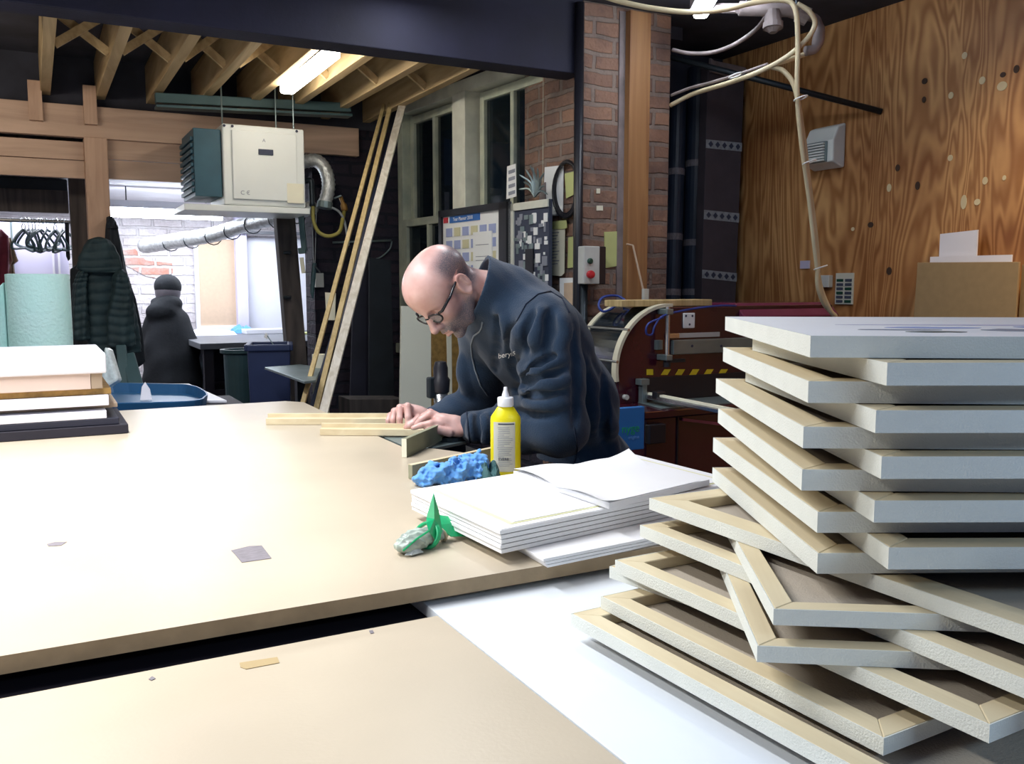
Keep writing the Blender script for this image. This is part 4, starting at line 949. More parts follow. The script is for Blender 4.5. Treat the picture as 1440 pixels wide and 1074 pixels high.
# cardboard and papers at right
def xpoly(pts, X, th=.01): return B().prism([onx(x, y, X) for x, y in pts], (th, 0, 0))
t = xpoly([(1290, 369), (1433, 368), (1424, 470), (1276, 470)], 3.40, .012)
n4 = t.v; n4[2].z = n4[3].z = 0; n4[6].z = n4[7].z = 0
tag(t.make('cardboard_sheet', 'cardboard', bevel=.002), 'large plain cardboard sheet leaning on the plywood wall', 'cardboard')
t = xpoly([(1437, 372), (1475, 370), (1470, 470), (1426, 470)], 3.43, .012); n4 = t.v; n4[2].z = n4[3].z = 0; n4[6].z = n4[7].z = 0
tag(t.make('cardboard_sheet', 'cardboard', bevel=.002), 'second cardboard sheet cut off by the right picture edge', 'cardboard')
t = xpoly([(1308, 361), (1423, 358), (1423, 380), (1308, 380)], 3.425, .006); n4 = t.v; n4[2].z = n4[3].z = 0; n4[6].z = n4[7].z = 0
tag(t.make('paper_strip', 'box_white'), 'long white strip behind the top of the cardboard sheet', 'paper')
t = xpoly([(1322, 329), (1375, 323), (1376, 375), (1320, 375)], 3.44, .006); n4 = t.v; n4[2].z = n4[3].z = 0; n4[6].z = n4[7].z = 0
tag(t.make('paper_sheet', 'box_white'), 'white paper sheet standing up behind the white strip', 'paper')
# ------------------------------------------------------------------ pipework top right
PD = 3.6
t = thing('overhead_pipe', 'grimy overhead pipe with tee and capped stub at the ceiling', 'pipe', (0, 0, 0))
B().tube([P(1040, 12, PD), P(1110, 14, PD), P(1136, 22, PD)], .028, 14).make('pipe', 'pipe_grime', t, smooth=True)
B().tube([P(1086, 16, PD), P(1087, 34, PD)], .034, 14).tube([P(1087, 32, PD), P(1087, 40, PD)], .040, 14).tube([P(1087, 40, PD), P(1087, 46, PD)], [.034, .015], 14).make('tee_stub', 'pipe_grime', t)
B().tube([P(1122, 18, PD), P(1136, 24, PD)], .036, 12).make('union', 'pipe_grime', t)
B().tube(spline([P(1134, 22, PD), P(1148, 28, PD), P(1152, 48, PD), P(1146, 68, PD), P(1132, 72, PD)], 5), [.018] * 8 + [.023] * 6 + [.019] * 7, 12).make('elbow', 'pipe_grime', t, smooth=True)
B().tube([P(1040, 12, PD), P(1010, 11, PD + .3), ], .02, 10).make('branch', 'pipe_grime', t)
for x in (1050, 1120): B().tube([P(x, 10, PD), P(x, 10, PD) + Vector((0, 0, 2.62 - P(x, 10, PD).z))], .005, 6).make('hanger_rod', 'dark_metal', t)
def cable(name, pts, r_, mt, lb, n=8): 
    return tag(B().tube(spline([P(*p) for p in pts], n), r_, 8).make(name, mt, smooth=True), lb, 'cable')
c1 = [(845, -6, 3.4), (880, 4, 3.4), (920, 12, 3.4), (970, 17, 3.4), (1020, 13, 3.45), (1060, 4, 3.5), (1100, 0, 3.5), (1118, 12, 3.5), (1122, 60, 3.55), (1121, 130, 3.6), (1127, 200, 3.65), (1138, 280, 3.7), (1146, 350, 3.72), (1153, 400, 3.74), (1166, 434, 3.76), (1175, 445, 3.78)]
cable('cream_cable', c1, .0105, 'cable_cream', 'cream cable sagging along the ceiling then dropping to the red machine', 7)
cable('cream_cable', [(1121, 5, 3.52), (1138, 16, 3.52), (1146, 34, 3.54), (1132, 58, 3.56), (1100, 84, 3.6), (1060, 104, 3.65), (1020, 118, 3.8), (975, 132, 4.0), (943, 148, 4.1)], .010, 'cable_cream', 'cream cable looping down from the pipe end towards the pier')
cable('cream_cable', [(1144, 72, 3.62), (1110, 84, 3.62), (1085, 93, 3.62), (1102, 100, 3.62), (1118, 124, 3.62), (1128, 180, 3.66), (1138, 260, 3.7), (1147, 330, 3.72), (1150, 370, 3.73), (1150, 400, 3.73), (1158, 425, 3.75), (1170, 440, 3.78)], .0100, 'cable_cream', 'cream cable branching at the bundle and dropping beside the first')
cable('thin_cable', [(1080, 4, 3.7), (1076, 24, 3.7), (1060, 44, 3.75), (1030, 64, 3.85), (1000, 74, 3.95), (970, 75, 4.0), (946, 70, 4.05)], .009, 'pipe_grime', 'dusty thin cable swinging from the pipe to the pier top')
cable('thin_cable', [(1080, 90, 3.68), (1040, 104, 3.75), (1000, 116, 3.9), (970, 124, 4.0), (944, 134, 4.08)], .007, 'pipe_grime', 'dusty lower cable tied alongside the looping cream cable')
for (x, y, d, lb) in ((1034, 106, 3.70, 'cable tie on the slanting cable bundle'), (1126, 138, 3.6, 'upper cable tie on the dropping cables'), (1138, 228, 3.66, 'middle cable tie on the dropping cables'), (1154, 376, 3.72, 'lower cable tie on the dropping cables')):
    c = P(x, y, d); tag(B().tube([c + rt * (.026 * cos(q)) + fw * (.026 * sin(q)) + up * (.008 * cos(q)) for q in [2 * pi * i / 12 for i in range(13)]], .003, 6).make('cable_tie', 'paper_white'), lb, 'cable tie', 'cable ties')
t = thing('ceiling_light', 'lit ceiling batten light cut off by the top of the picture', 'lamp', (0, 0, 0))
a = P(985, -4, 3.9); b_ = P(1048, -1, 3.0); a.z = b_.z = 2.52
B().bar(a, b_, .06, .035).make('diffuser', 'tube_cool', t, .01); B().bar(a + Zup * .05, b_ + Zup * .05, .09, .06).make('housing', 'plaster_white', t, .004)
# ================================================================== RED MACHINE
YM = 3.1
t = thing('milling_machine', 'dark red industrial machine with a glossy black curved guard', 'machine', (0, 0, 0))
def my(x, y, Y=YM): return ony(x, y, Y)
cc = my(938, 517); Rr = .26
xr_ = my(1171, 430).x; ztop = cc.z + Rr
arc = [(cc.x - Rr * cos(a), cc.z + Rr * sin(a)) for a in [R(-12) + R(102) * i / 20 for i in range(21)]]
body = [(x, YM, z) for x, z in arc] + [(xr_, YM, ztop), (xr_, YM, .70), (arc[0][0] + .01, YM, .70)]
B().prism(body, (0, .30, 0)).make('body', 'machine_red', t, .006)
def arcband(name, mt, y0, y1, r0, r1):
    b_ = B(); v = []; n_ = len(arc)
    for a in [R(-10) + R(103) * i / 28 for i in range(29)]:
        for y, r_ in ((y0, r0), (y1, r0), (y1, r1), (y0, r1)): v.append((cc.x - r_ * cos(a), y, cc.z + r_ * sin(a)))
    f = []
    for i in range(28):
        for k in range(4): f.append((i * 4 + k, i * 4 + (k + 1) % 4, (i + 1) * 4 + (k + 1) % 4, (i + 1) * 4 + k))
    f += [(0, 1, 2, 3), (115, 114, 113, 112)]
    b_.raw(v, f); return b_.make(name, mt, t, .001)
arcband('front_trim', 'cream_trim', YM - .015, YM + .018, Rr, Rr + .014)
arcband('rear_trim', 'cream_trim', YM + .275, YM + .305, Rr, Rr + .014)
arcband('curved_guard', 'drum_black', YM + .018, YM + .275, Rr - .002, Rr + .008)
for a in (R(38), R(8)):
    x = cc.x - (Rr + .012) * cos(a); z = cc.z + (Rr + .012) * sin(a)
    B().tube([(x, YM - .02, z), (x, YM + .31, z)], .006, 8).make('guard_rod', 'chrome', t)
# sloped lid at right, lighter red with its highlight put into the colour
xa = my(1040, 430).x
B().prism([(xa, YM - .03, ztop - .055), (xa, YM - .03, ztop - .045), (xa, YM + .03, ztop + .012), (xa, YM + .3, ztop + .012), (xa, YM + .3, ztop - .055)], (xr_ - xa + .01, 0, 0)).make('sloped_lid', 'machine_red_light', t, .004)
def mrect(name, x0, x1, y0, y1, th, mt, off=0, bevel=.001, par=None):
    a = my(x0, y0); b_ = my(x1, y1); return B().box(a.x, b_.x, YM - off - th, YM - off, b_.z, a.z).make(name, mt, par or t, bevel)
mrect('slot', 903, 1090, 531, 553, .004, 'plastic_black')
mrect('steel_rail', 943, 1060, 478, 493, .02, 'grey_metal', bevel=.003)
mrect('steel_rail', 920, 928, 478, 491, .02, 'grey_metal')
for x in (969, 1010): c = my(x, 486); B().tube([(c.x, YM - .022, c.z), (c.x, YM - .02, c.z)], .006, 8).make('bolt', 'ink', t)
mrect('ruler', 937, 1011, 469, 473, .006, 'plastic_grey')
mrect('ruler_clamp', 936, 953, 469, 475, .012, 'chrome')
o = mrect('socket_plate', 960, 975.5, 440, 461, .008, 'paper_white', bevel=.003)
for x, y in ((963, 444), (972, 444), (968, 456)): c = my(x, y); B().tube([(c.x, YM - .0095, c.z), (c.x, YM - .008, c.z)], .005, 8).make('screw', 'ink', t)
for i in range(6):
    x = 909 + i * 20; s_ = 5 if i else 0
    q = [my(x, 527), my(x + s_, 519), my(x + s_ + 9, 519), my(x + 9, 527)]; B().prism([(p.x, YM - .001, p.z) for p in q], (0, -.002, 0)).make('hazard_stripe', 'yellow_paint', t)
c0_, c1_ = my(929, 431), my(928, 508)
B().tube([(c0_.x, YM - .05, c0_.z), (c0_.x, YM - .05, c1_.z)], .010, 12).make('air_cylinder', 'chrome', t, smooth=False)
for z in (c0_.z - .02, c1_.z + .02): B().box(c0_.x - .017, c0_.x + .017, YM - .067, YM, z - .012, z + .012).make('cylinder_clamp', 'grey_metal', t, .003)
B().box(c0_.x - .01, c0_.x + .09, YM - .06, YM - .04, c1_.z - .002, c1_.z + .012).make('foot_bracket', 'dark_metal', t)
B().tube([(c0_.x, YM - .05, c1_.z), (c0_.x, YM - .05, c1_.z - .02)], .016, 10).make('pad', 'plastic_black', t)
# lower table and cabinet
Yf = 2.86; zt = my(900, 566).z
xl_ = my(858, 566).x
B().box(xl_, xr_ + .05, Yf, YM + .3, zt - .03, zt).make('work_table', 'machine_red', t, .004)
tx = B().prism([(my(895, 560).x, YM - .01, zt + .001), (my(915, 560).x - .1, Yf + .03, zt + .001), (xr_ - .5, Yf + .03, zt + .001), (xr_ - .4, YM - .01, zt + .001)], (0, 0, .003)).make('steel_plate', 'grey_metal', t)
B().box(xl_ + .02, xr_ + .02, Yf + .02, YM + .28, 0, zt - .03).make('cabinet', 'machine_red', t, .006)
a = onz(893, 553, zt + .03); b_ = onz(1060, 586, zt + .03)
B().bar(a, b_, .05, .018).make('guide_rail', 'chrome', t, .003); B().bar(a + Zup * .012, b_ + Zup * .012, .02, .008).make('guide_lip', 'paper_cream', t)
q = a.lerp(b_, .22); B().box(q.x - .03, q.x + .02, q.y - .03, q.y + .0, q.z, q.z + .03).make('stop_block', 'plastic_black', t, .005)
c = my(899, 550); B().box(c.x - .012, c.x + .012, YM - .04, YM - .01, zt, c.z + .035).box(c.x - .025, c.x + .02, YM - .045, YM - .005, c.z + .03, c.z + .055).make('side_stop', 'grey_metal', t, .002)
c = my(878, 558); B().tube([(c.x, YM - .02, c.z), (c.x, YM, c.z)], .011, 12).make('knob', 'plastic_grey', t)
fa = ony(868, 574, Yf); fb = ony(905, 631, Yf)
pn_ = B().box(fa.x, fb.x, Yf - .004, Yf + .02, fb.z, fa.z).make('blue_panel', 'panel_blue', t, .003)
tm = text_mesh('panel_script', 'nyge', .046, (fa.x + .018, Yf - .0045, fb.z + .072), (1, 0, 0), (0, 0, 1), 'pack_green', t); tm2 = text_mesh('panel_small_text', 'engine', .02, (fa.x + .05, Yf - .0045, fb.z + .045), (1, 0, 0), (0, 0, 1), 'tissue_blue', t)
fa = ony(911, 597, Yf); fb = ony(934, 622, Yf); B().box(fa.x, fb.x, Yf - .012, Yf + .02, fb.z, fa.z).make('black_latch', 'plastic_black', t, .004)
fa = ony(956, 585, Yf); fb = ony(960, 760, Yf); B().box(fa.x, fa.x + .006, Yf + .014, Yf + .02, .1, fa.z).make('door_gap', 'plastic_black', t)
fa = ony(962, 590, Yf); fb = ony(1060, 602, Yf); B().bar((fa.x, Yf + .01, fa.z), (fb.x, Yf + .01, fb.z), .012, .012).make('door_handle', 'machine_red_light', t)
# blue air hoses
tag(B().tube(spline([my(933, 446, YM - .06), my(912, 455, YM - .07), my(909, 469, YM - .07), my(917, 470, YM - .07), my(921, 458, YM - .07), my(933, 444, YM - .06), my(970, 435, YM - .05), my(1010, 430, YM - .04), my(1035, 430, YM - .03)], 6), .0045, 6).make('blue_air_hose', 'cable_blue', smooth=True), 'thin blue air hose looping on the dark red machine', 'hose')
tag(B().tube(spline([my(870, 428, 3.3), my(850, 438, 3.3), my(842, 430, 3.32), (my(848, 418, 3.34)), my(868, 416, 3.34), my(880, 424, 3.3), my(876, 432, 3.3)], 6), .006, 6).make('blue_cord_coil', 'cable_blue', smooth=True), 'dark blue cord coiled above the black curved guard', 'cord')
# planks lying on the machine
tz = ztop + .001
a = my(880, 425).x; b_ = my(1008, 425).x
tag(B().box(a, b_, YM + .03, YM + .16, tz, tz + .028).make('wood_plank', 'yellow_batten', bevel=.003), 'pale wooden plank lying on top of the red machine', 'plank')
tag(B().box(my(978, 425).x, my(1030, 425).x, YM + .17, YM + .26, tz, tz + .02).make('dark_offcut', 'plastic_black', bevel=.003), 'dark offcut lying behind the pale plank', 'offcut')
c = my(943, 410); tag(B().box(c.x - .012, c.x + .012, YM + .17, YM + .19, tz, tz + .075).make('small_block', 'plastic_grey'), 'small grey block standing behind the pale plank', 'block')

# ================================================================== BENCHES
t = thing('main_bench', 'large worktable with a worn pale MDF top', 'table', (0, 0, 0))
ZB = .90
pts = [(-1.3, 1.252), (1.08, 1.256), (1.06, 2.16), (.975, 2.33), (.93, 2.36), (.906, 2.40), (.906, 2.9), (.915, 3.50), (.86, 3.57), (-1.3, 3.60)]
B().prism([(x, y, ZB - .024) for x, y in pts], (0, 0, .0239)).make('mdf_edge', 'mdf_edge', t)
B().prism([(x, y, ZB - .0006) for x, y in pts], (0, 0, .0006)).make('tabletop', 'mdf', t)
B().box(-1.25, .86, 1.42, 3.5, .80, ZB - .0245).make('frame', 'black_board', t)
for x in (-1.2, .8):
    for y in (1.5, 3.4): B().box(x - .04, x + .04, y - .04, y + .04, 0, .80).make('leg', 'old_timber', t)
t = thing('front_bench', 'lower worktable nearest the camera, top blackened for the shaded gap', 'table', (0, 0, 0))
B().box(-1.3, 1.9, -.35, 1.41, .80, .846).make('tabletop', 'black_board', t)  # black top stands in for the dark open gap between the boards
for x in (-1.2, 1.8):
    for y in (-.25, 1.3): B().box(x - .04, x + .04, y - .04, y + .04, 0, .80).make('leg', 'old_timber', t)
ZL = .865
tag(B().prism([(-1.3, -.34, .8465), (.531, -.34, .8465), (.5125, 1.215, .8465), (-1.3, 1.190, .8465)], (0, 0, ZL - .8465)).make('mdf_board', 'mdf', bevel=.001), 'bare MDF board filling the near corner of the front bench', 'board')
tag(B().prism([(.533, -.34, .8465), (1.88, -.34, .8465), (1.88, 1.40, .8465), (.5125, 1.40, .8465)], (0, 0, ZL - .8465 + .0005)).make('white_board', 'white_sheet', bevel=.001), 'white sheet board under the criss-cross pile of canvases', 'board')
def patch(pts, z, mt, lb, name='tape_patch', cat='tape'):
    return tag(B().prism([onz(x, y, z) for x, y in pts], (0, 0, .0006)).make(name, mt), lb, cat)
patch([(325, 774), (350, 768), (368, 767), (382, 785), (340, 791), (330, 779)], ZB + .0003, 'tape_grey', 'square grey tape patch in the middle of the MDF table')
patch([(66, 765), (78, 762), (94, 762), (86, 767), (68, 768)], ZB + .0003, 'tape_grey', 'small grey scuffed tape patch at the left of the MDF table')
patch([(337, 932), (390, 924), (393, 932), (346, 941), (338, 938)], ZL + .0003, 'tape_tan', 'tan tape strip on the bare near MDF board')
patch([(519, 887), (524, 886), (526, 890), (521, 891)], ZL + .0003, 'tape_grey', 'tiny grey spot near the black gap on the near MDF board', 'paint_spot', 'spot')
patch([(209, 955), (214, 951), (219, 954), (213, 957)], ZL + .0003, 'tape_grey', 'tiny grey spot at the left of the near MDF board', 'paint_spot', 'spot')

# ================================================================== CANVAS PILE
def canvas(near, ang, w, d, z, th, lb, up_=False, bw=.037):
    """near: near-left corner (x, y); ang: heading of the left side clockwise from +Y; w along the front, d away"""
    t = thing('stretched_canvas', lb, 'canvas', (near[0], near[1], z - th), -ang, 'stretched canvases in the criss-cross pile')
    c_ = .0012
    z0, z1 = (.0015, th) if not up_ else (0, th - .0015)
    for nm, poly, mt in [('x', [(c_, c_), (w - c_, c_), (w - bw, bw), (bw, bw)], 'stretcher_x'), ('x', [(c_, d - c_), (bw, d - bw), (w - bw, d - bw), (w - c_, d - c_)], 'stretcher_x'),
                         ('y', [(c_, c_), (bw, bw), (bw, d - bw), (c_, d - c_)], 'stretcher_y'), ('y', [(w - c_, c_), (w - c_, d - c_), (w - bw, d - bw), (w - bw, bw)], 'stretcher_y')]:
        g = .0003
        B().prism([(x, y, z0) for x, y in poly], (0, 0, z1 - z0)).make('stretcher_bar', mt, t, .0012, seg=1)
    sh = (0, .0014) if not up_ else (th - .0014, th)
    b_ = B().box(c_, w - c_, c_, d - c_, *sh).make('canvas_face', 'canvas_back' if not up_ else 'foam_white', t)
    s_ = B(); s_.prism([(0, 0, 0), (w, 0, 0), (w, c_, 0), (0, c_, 0)], (0, 0, th)).prism([(0, d - c_, 0), (w, d - c_, 0), (w, d, 0), (0, d, 0)], (0, 0, th)).prism([(0, c_, 0), (c_, c_, 0), (c_, d - c_, 0), (0, d - c_, 0)], (0, 0, th)).prism([(w - c_, c_, 0), (w, c_, 0), (w, d - c_, 0), (w - c_, d - c_, 0)], (0, 0, th)).make('canvas_edge', 'canvas_side', t)
    # staples at the corners
    return t
def heading(p, q): return math.atan2(q.x - p.x, q.y - p.y)
zt = 1.305; st = .0245; TU = .0235
words_ = ['', 'second', 'third', 'fourth', 'fifth', 'lowest']
pc = onz(1140, 472, zt); pl = onz(1020, 445, zt)
T_ = canvas((pc.x, pc.y), heading(pc, pl), .8, (pl - pc).length, zt, TU, 'topmost canvas of the tall pile, face up with a faint picture', True)
# faint printed picture on the top canvas
pr_ = B(); 
rs = random.Random(4)
for (x0_, y0_, x1_, y1_) in ((1180, 456, 1250, 462), (1246, 458, 1290, 466), (1215, 459, 1236, 464)): pass
t_ = T_
for k, (u0, v0, lx, ly, mt) in enumerate([(.09, .12, .10, .035, 'ink_grey'), (.13, .07, .07, .04, 'grey_metal'), (.14, .17, .12, .05, 'cell_blue'), (.235, .10, .09, .075, 'ink_grey'), (.31, .19, .12, .06, 'cell_blue'), (.36, .08, .10, .07, 'tape_grey'), (.48, .14, .2, .08, 'cell_blue'), (.10, .26, .5, .03, 'lilac_panel')]):
    n_ = 14; poly = [(u0 + lx * .5 * (1 + cos(2 * pi * i / n_)) , v0 + ly * .5 * (1 + sin(2 * pi * i / n_) * (.5 + .5 * rs.random())), TU + .0002) for i in range(n_)]
    B().prism(poly, (0, 0, .0003)).make('printed_shape', mt, T_)
Ls = [((1017, 488), (1137, 536)), ((1007, 532), (1130, 600)), ((1010, 574), (1128, 660)), ((1003, 615), (1150, 720)), ((1002, 657), (1150, 778))]
Rs = [(1248, 510), (1232, 577), (1240, 642), (1230, 704), (1250, 770)]
od = ['topmost', 'second', 'third', 'fourth', 'fifth and lowest']
for i in range(5):
    z = zt - st * (2 * i + 1); p = onz(*Rs[i], z); canvas((p.x, p.y), AZ - R(.6), .62, .50, z, TU, 'canvas set back to the right in the tall upper pile, %s of those' % od[i])
    z = zt - st * (2 * i + 2); p = onz(*Ls[i][1], z); q = onz(*Ls[i][0], z); canvas((p.x, p.y), heading(p, q), .62, (q - p).length, z, TU, 'canvas jutting out left in the tall upper pile, %s of those' % od[i])
def low(name, far, nearp, z, w, th, ln, lb, dang=0, bw=.03):
    f_ = onz(*far, z); n_ = onz(*nearp, z); h_ = heading(n_, f_) + dang; d_ = Vector((sin(h_), cos(h_), 0)); n2 = f_ - d_ * ln
    return canvas((n2.x, n2.y), h_, w, ln, z, th, lb, False, bw)
tl = .0178; z = 1.0340
low('A', (913, 700), (1440, 880), z, .50, tl, .66, 'long canvas just under the tall upper pile, pointing to the lower right', 0, .042)
z -= .0185; p = onz(1088, 856, z); canvas((p.x, p.y), R(33), .5, .42, z, tl, 'skewed canvas with a bluish front edge, upper of the two skewed ones', False, .025)
z -= .0185; low('B', (900, 738), (1440, 955), z, .50, tl, .66, 'canvas between the two skewed ones, pointing to the lower right')
z -= .0185; p = onz(1065, 908, z); canvas((p.x, p.y), R(33.5), .5, .42, z, tl, 'skewed canvas with a bluish front edge, lower of the two skewed ones', False, .025)
z -= .0185; f_ = onz(865, 787, z); n_ = onz(1392, 1019, z); low('E', (865, 787), (1392, 1019), z, .42, tl, (f_ - n_).length, 'canvas directly below the lower skewed one, near corner at the right edge')
z -= .0185; low('F', (857, 796), (1392, 1030), z, .42, tl, .45, 'short canvas almost hidden, third from the bottom at the left', -R(8))
z -= .0185; f_ = onz(845, 838, z); n_ = onz(1243, 1038, z); low('G', (845, 838), (1243, 1038), z, .40, tl, (f_ - n_).length, 'second canvas from the bottom, its near corner in the lower foreground')
z -= .0185; low('H', (803, 862), (1240, 1099), z, .42, tl, .62, 'lowest visible canvas, reaching out furthest to the left')
low('I', (960, 900), (1420, 1120), ZL + .001 + .0205, .40, .0198, .55, 'canvas lying flat on the white board at the very bottom of the pile')

# ================================================================== BENCH THINGS
def slab(name, pts, z, th, mt, lb, cat, grp=None, bevel=.0008):
    return tag(B().prism([Vector((p.x, p.y, z)) for p in pts], (0, 0, th)).make(name, mt, bevel=bevel), lb, cat, grp)
ztp = .9585
f0 = onz(578, 688, ztp); f1 = onz(704, 745, ztp); e_ = (onz(912, 703, ztp) - f1).normalized(); Lb = .62
f2 = f1 + e_ * Lb; f3 = f0 + e_ * Lb
# small boards beneath
s0 = onz(752, 774, .9175); s1 = onz(770, 784, .9175); es = (onz(905, 757, .9175) - s1).normalized()
ed = (s0 - s1).normalized()
gl = ['lowest', 'middle', 'top']
for i in range(3):
    q = [s1, s1 + es * .42, s1 + es * .42 + ed * .30, s1 + ed * .30]
    q = [p - es * .004 * i for p in q]
    slab('foam_board', q, .9005 + i * .0056, .0050, 'foam_white', 'small white foam board under the big ones, %s of three' % gl[i], 'board', 'small foam boards')
zb0 = .9005 + 3 * .0056 + .0003
nb = 5; tb_ = (ztp - zb0) / nb
gl = ['bottom', 'second from the bottom', 'middle', 'second from the top', 'top']
for i in range(nb):
    dx = e_ * random.uniform(-.003, .003); t = thing('foam_board', '%s large white foam board of the stack beside the glue bottle' % gl[i], 'board', (0, 0, 0), 0, 'large foam boards')
    z = zb0 + i * tb_
    B().prism([Vector((p.x + dx.x, p.y + dx.y, z)) for p in (f0, f1, f2, f3)], (0, 0, tb_ - .0012)).make('board', 'foam_white', t, .0008)
    B().prism([Vector((p.x + dx.x, p.y + dx.y, z + tb_ - .0012)) + (sum((f0, f1, f2, f3), Vector()) / 4 - p).normalized() * .004 for p in (f0, f1, f2, f3)], (0, 0, .0011)).make('film', 'foam_seam' if i < nb - 1 else 'foam_white', t)
cc = (f0 + f1 + f2 + f3) / 4
slab('yellow_sheet', [p + (cc - p) * .10 for p in (f0, f1, f2, f3)], ztp, .0008, 'foam_yellow', 'pale yellow sheet lying on the large foam boards', 'paper', bevel=0)
slab('white_sheet', [p + (cc - p) * .13 for p in (f0, f1, f2, f3)], ztp + .001, .0008, 'foam_white', 'white sheet covering all but the rim of the pale yellow sheet', 'paper', bevel=0)
zu = ztp + .002
u0 = onz(722, 662, zu + .012); u1 = onz(857, 707, zu + .012); u2 = onz(998, 674, zu + .012); u3 = onz(884, 646, zu + .012)
slab('foam_board', [u0, u1, u2, u3], zu, .012, 'foam_white', 'thick white foam board lying on the right of the large stack', 'board')
# curled top sheet
n_ = 28; v = []; f = []
c0_, c1_, c2_, c3_ = u0, u1 - e_ * .02, u2 - e_ * .03, u3
for s_ in (0, 1):
    for i in range(n_):
        for j in range(n_):
            a = i / (n_ - 1); b_ = j / (n_ - 1)
            p = c0_.lerp(c1_, a).lerp(c3_.lerp(c2_, a), b_)
            z = zu + .0125 + .022 * max(0, (b_ - .80) / .2) ** 1.5 * max(0, 1 - a * 3.2) ** 1.2 + .007 * (max(0, .2 - a) / .2) ** 2 * abs(sin(b_ * 6)) + .009 * (max(0, .2 - b_) / .2) ** 2 * abs(sin(a * 5 + .4)) + s_ * .0006
            v.append((p.x, p.y, z))
for s_ in (0, 1):
    for i in range(n_ - 1):
        for j in range(n_ - 1): o_ = s_ * n_ * n_ + i * n_ + j; f.append((o_, o_ + 1, o_ + n_ + 1, o_ + n_))
tag(mesh('curled_paper', v, f, 'foam_white', smooth=True), 'curled white paper sheets on the thick white foam board', 'paper')
# moulding pieces
def moulding(name, a, b, inward, lb, h=.020, lip=.034, w=.032, mt='stretcher_x', endm=None, grp='frame moulding lengths'):
    a = Vector(a); b = Vector(b); i_ = Vector(inward).normalized()
    prof = [(0, 0), (w, 0), (w, lip), (w - .009, lip), (w - .009, h), (0, h)]
    t = thing(name, lb, 'moulding', (0, 0, 0), 0, grp)
    B().prism([a + i_ * x + Zup * z for x, z in prof], b - a).make('moulding', mt, t, .001)
    return t
back = Vector((fw.x, fw.y, 0)).normalized()
zz = ZB + .0008
moulding('frame_moulding', onz(450, 612, zz), onz(598, 613, zz), back, 'pale frame moulding under the hands, nearer of the two lengths')
moulding('frame_moulding', onz(374, 597, zz), onz(612, 597, zz), back, 'pale frame moulding under the far hand, further and longer length')
a = onz(572, 643, zz); b_ = onz(645, 608, zz); n_ = Vector((-(b_ - a).y, (b_ - a).x, 0)).normalized()
t = thing('frame_moulding', 'short olive moulding piece standing on edge, meeting the pale one at a corner', 'moulding', (0, 0, 0), 0, 'frame moulding lengths')
B().prism([a - n_ * .0, a + Vector(n_) * .014, a + n_ * .014 + Zup * .05, a + Zup * .05], b_ - a).make('moulding', 'mdf_block', t, .001)
B().prism([a - (b_ - a).normalized() * .001, a + n_ * .014 - (b_ - a).normalized() * .001, a + n_ * .014 + Zup * .05 - (b_ - a).normalized() * .001, a + Zup * .05 - (b_ - a).normalized() * .001], (b_ - a).normalized() * .001).make('cut_end', 'paper_cream', t)
a = onz(580, 674, zz); b_ = onz(706, 645, zz); n_ = Vector((-(b_ - a).y, (b_ - a).x, 0)).normalized()
t = thing('frame_moulding', 'olive moulding length lying behind the blue tissue', 'moulding', (0, 0, 0), 0, 'frame moulding lengths')
B().prism([a, a + n_ * .014, a + n_ * .014 + Zup * .034, a + Zup * .034], b_ - a).make('moulding', 'mdf_block', t, .001)
B().prism([a + Zup * .0341, a + n_ * .014 + Zup * .0341, a + n_ * .014 + Zup * .0346, a + Zup * .0346], b_ - a).make('top_face', 'stretcher_x', t)
# glue bottle
bb = onz(711, 668, ZB); bx, by = bb.x, bb.y; brz = -AZ
t = thing('glue_bottle', 'yellow glue bottle with a white pointed cap and grey label', 'bottle', (bx, by, ZB + .001), brz)
r_ = .0365
B().lathe([(r_ * .9, 0), (r_, .006), (r_, .135), (r_ * .97, .143), (.020, .166), (.017, .168), (.017, .172)], (0, 0, 0), 40, 1, .62).make('bottle', 'bottle_yellow', t, smooth=False)
smooth_all(t.children[0], 50)
o = B().lathe([(.0185, .168), (.0195, .170), (.0195, .188), (.018, .190), (.0095, .1905), (.0085, .196), (.0045, .208), (.0045, .213), (.0035, .2145)], (0, 0, 0), 28).make('cap', 'cap_white', t); smooth_all(o, 50)
# label wraps the front
def lab(name, a0, a1, z0, z1, rr, mt, par, n=14, th=.0006):
    v = []; f = []
    for s_ in (0, 1):
        for i in range(n + 1):
            a = a0 + (a1 - a0) * i / n
            for z in (z0, z1): v.append(((rr + s_ * th) * cos(a), (rr * .62 + s_ * th) * sin(a), z))
    m_ = 2 * (n + 1)
    for i in range(n):
        f += [(2 * i, 2 * i + 1, 2 * i + 3, 2 * i + 2), (m_ + 2 * i, m_ + 2 * i + 2, m_ + 2 * i + 3, m_ + 2 * i + 1), (2 * i, 2 * i + 2, m_ + 2 * i + 2, m_ + 2 * i), (2 * i + 1, m_ + 2 * i + 1, m_ + 2 * i + 3, 2 * i + 3)]
    f += [(0, m_, m_ + 1, 1), (2 * n, 2 * n + 1, m_ + 2 * n + 1, m_ + 2 * n)]
    return mesh(name, v, f, mt, par)
L0 = lab('label', R(-140), R(-52), .012, .132, r_ + .0002, 'label_grey', t)
rs = random.Random(2)
lab('label_heading', R(-118), R(-56), .126, .129, r_ + .0008, 'ink', t)
for k in range(22):
    z = .026 + k * .0044; a0 = R(-122 + rs.random() * 6); a1 = R(-62 - rs.random() * 14)
    if k % 6 == 5: a1 = R(-95)
    lab('label_text_line', a0, a1, z, z + .0011, r_ + .0008, 'ink_grey', t, 10)
tx = text_mesh('label_mark', 'EVERB', .009, (-.017, -r_ * .62 - .0008, .040), (1, 0, 0), (0, 0, 1), 'ink', t)
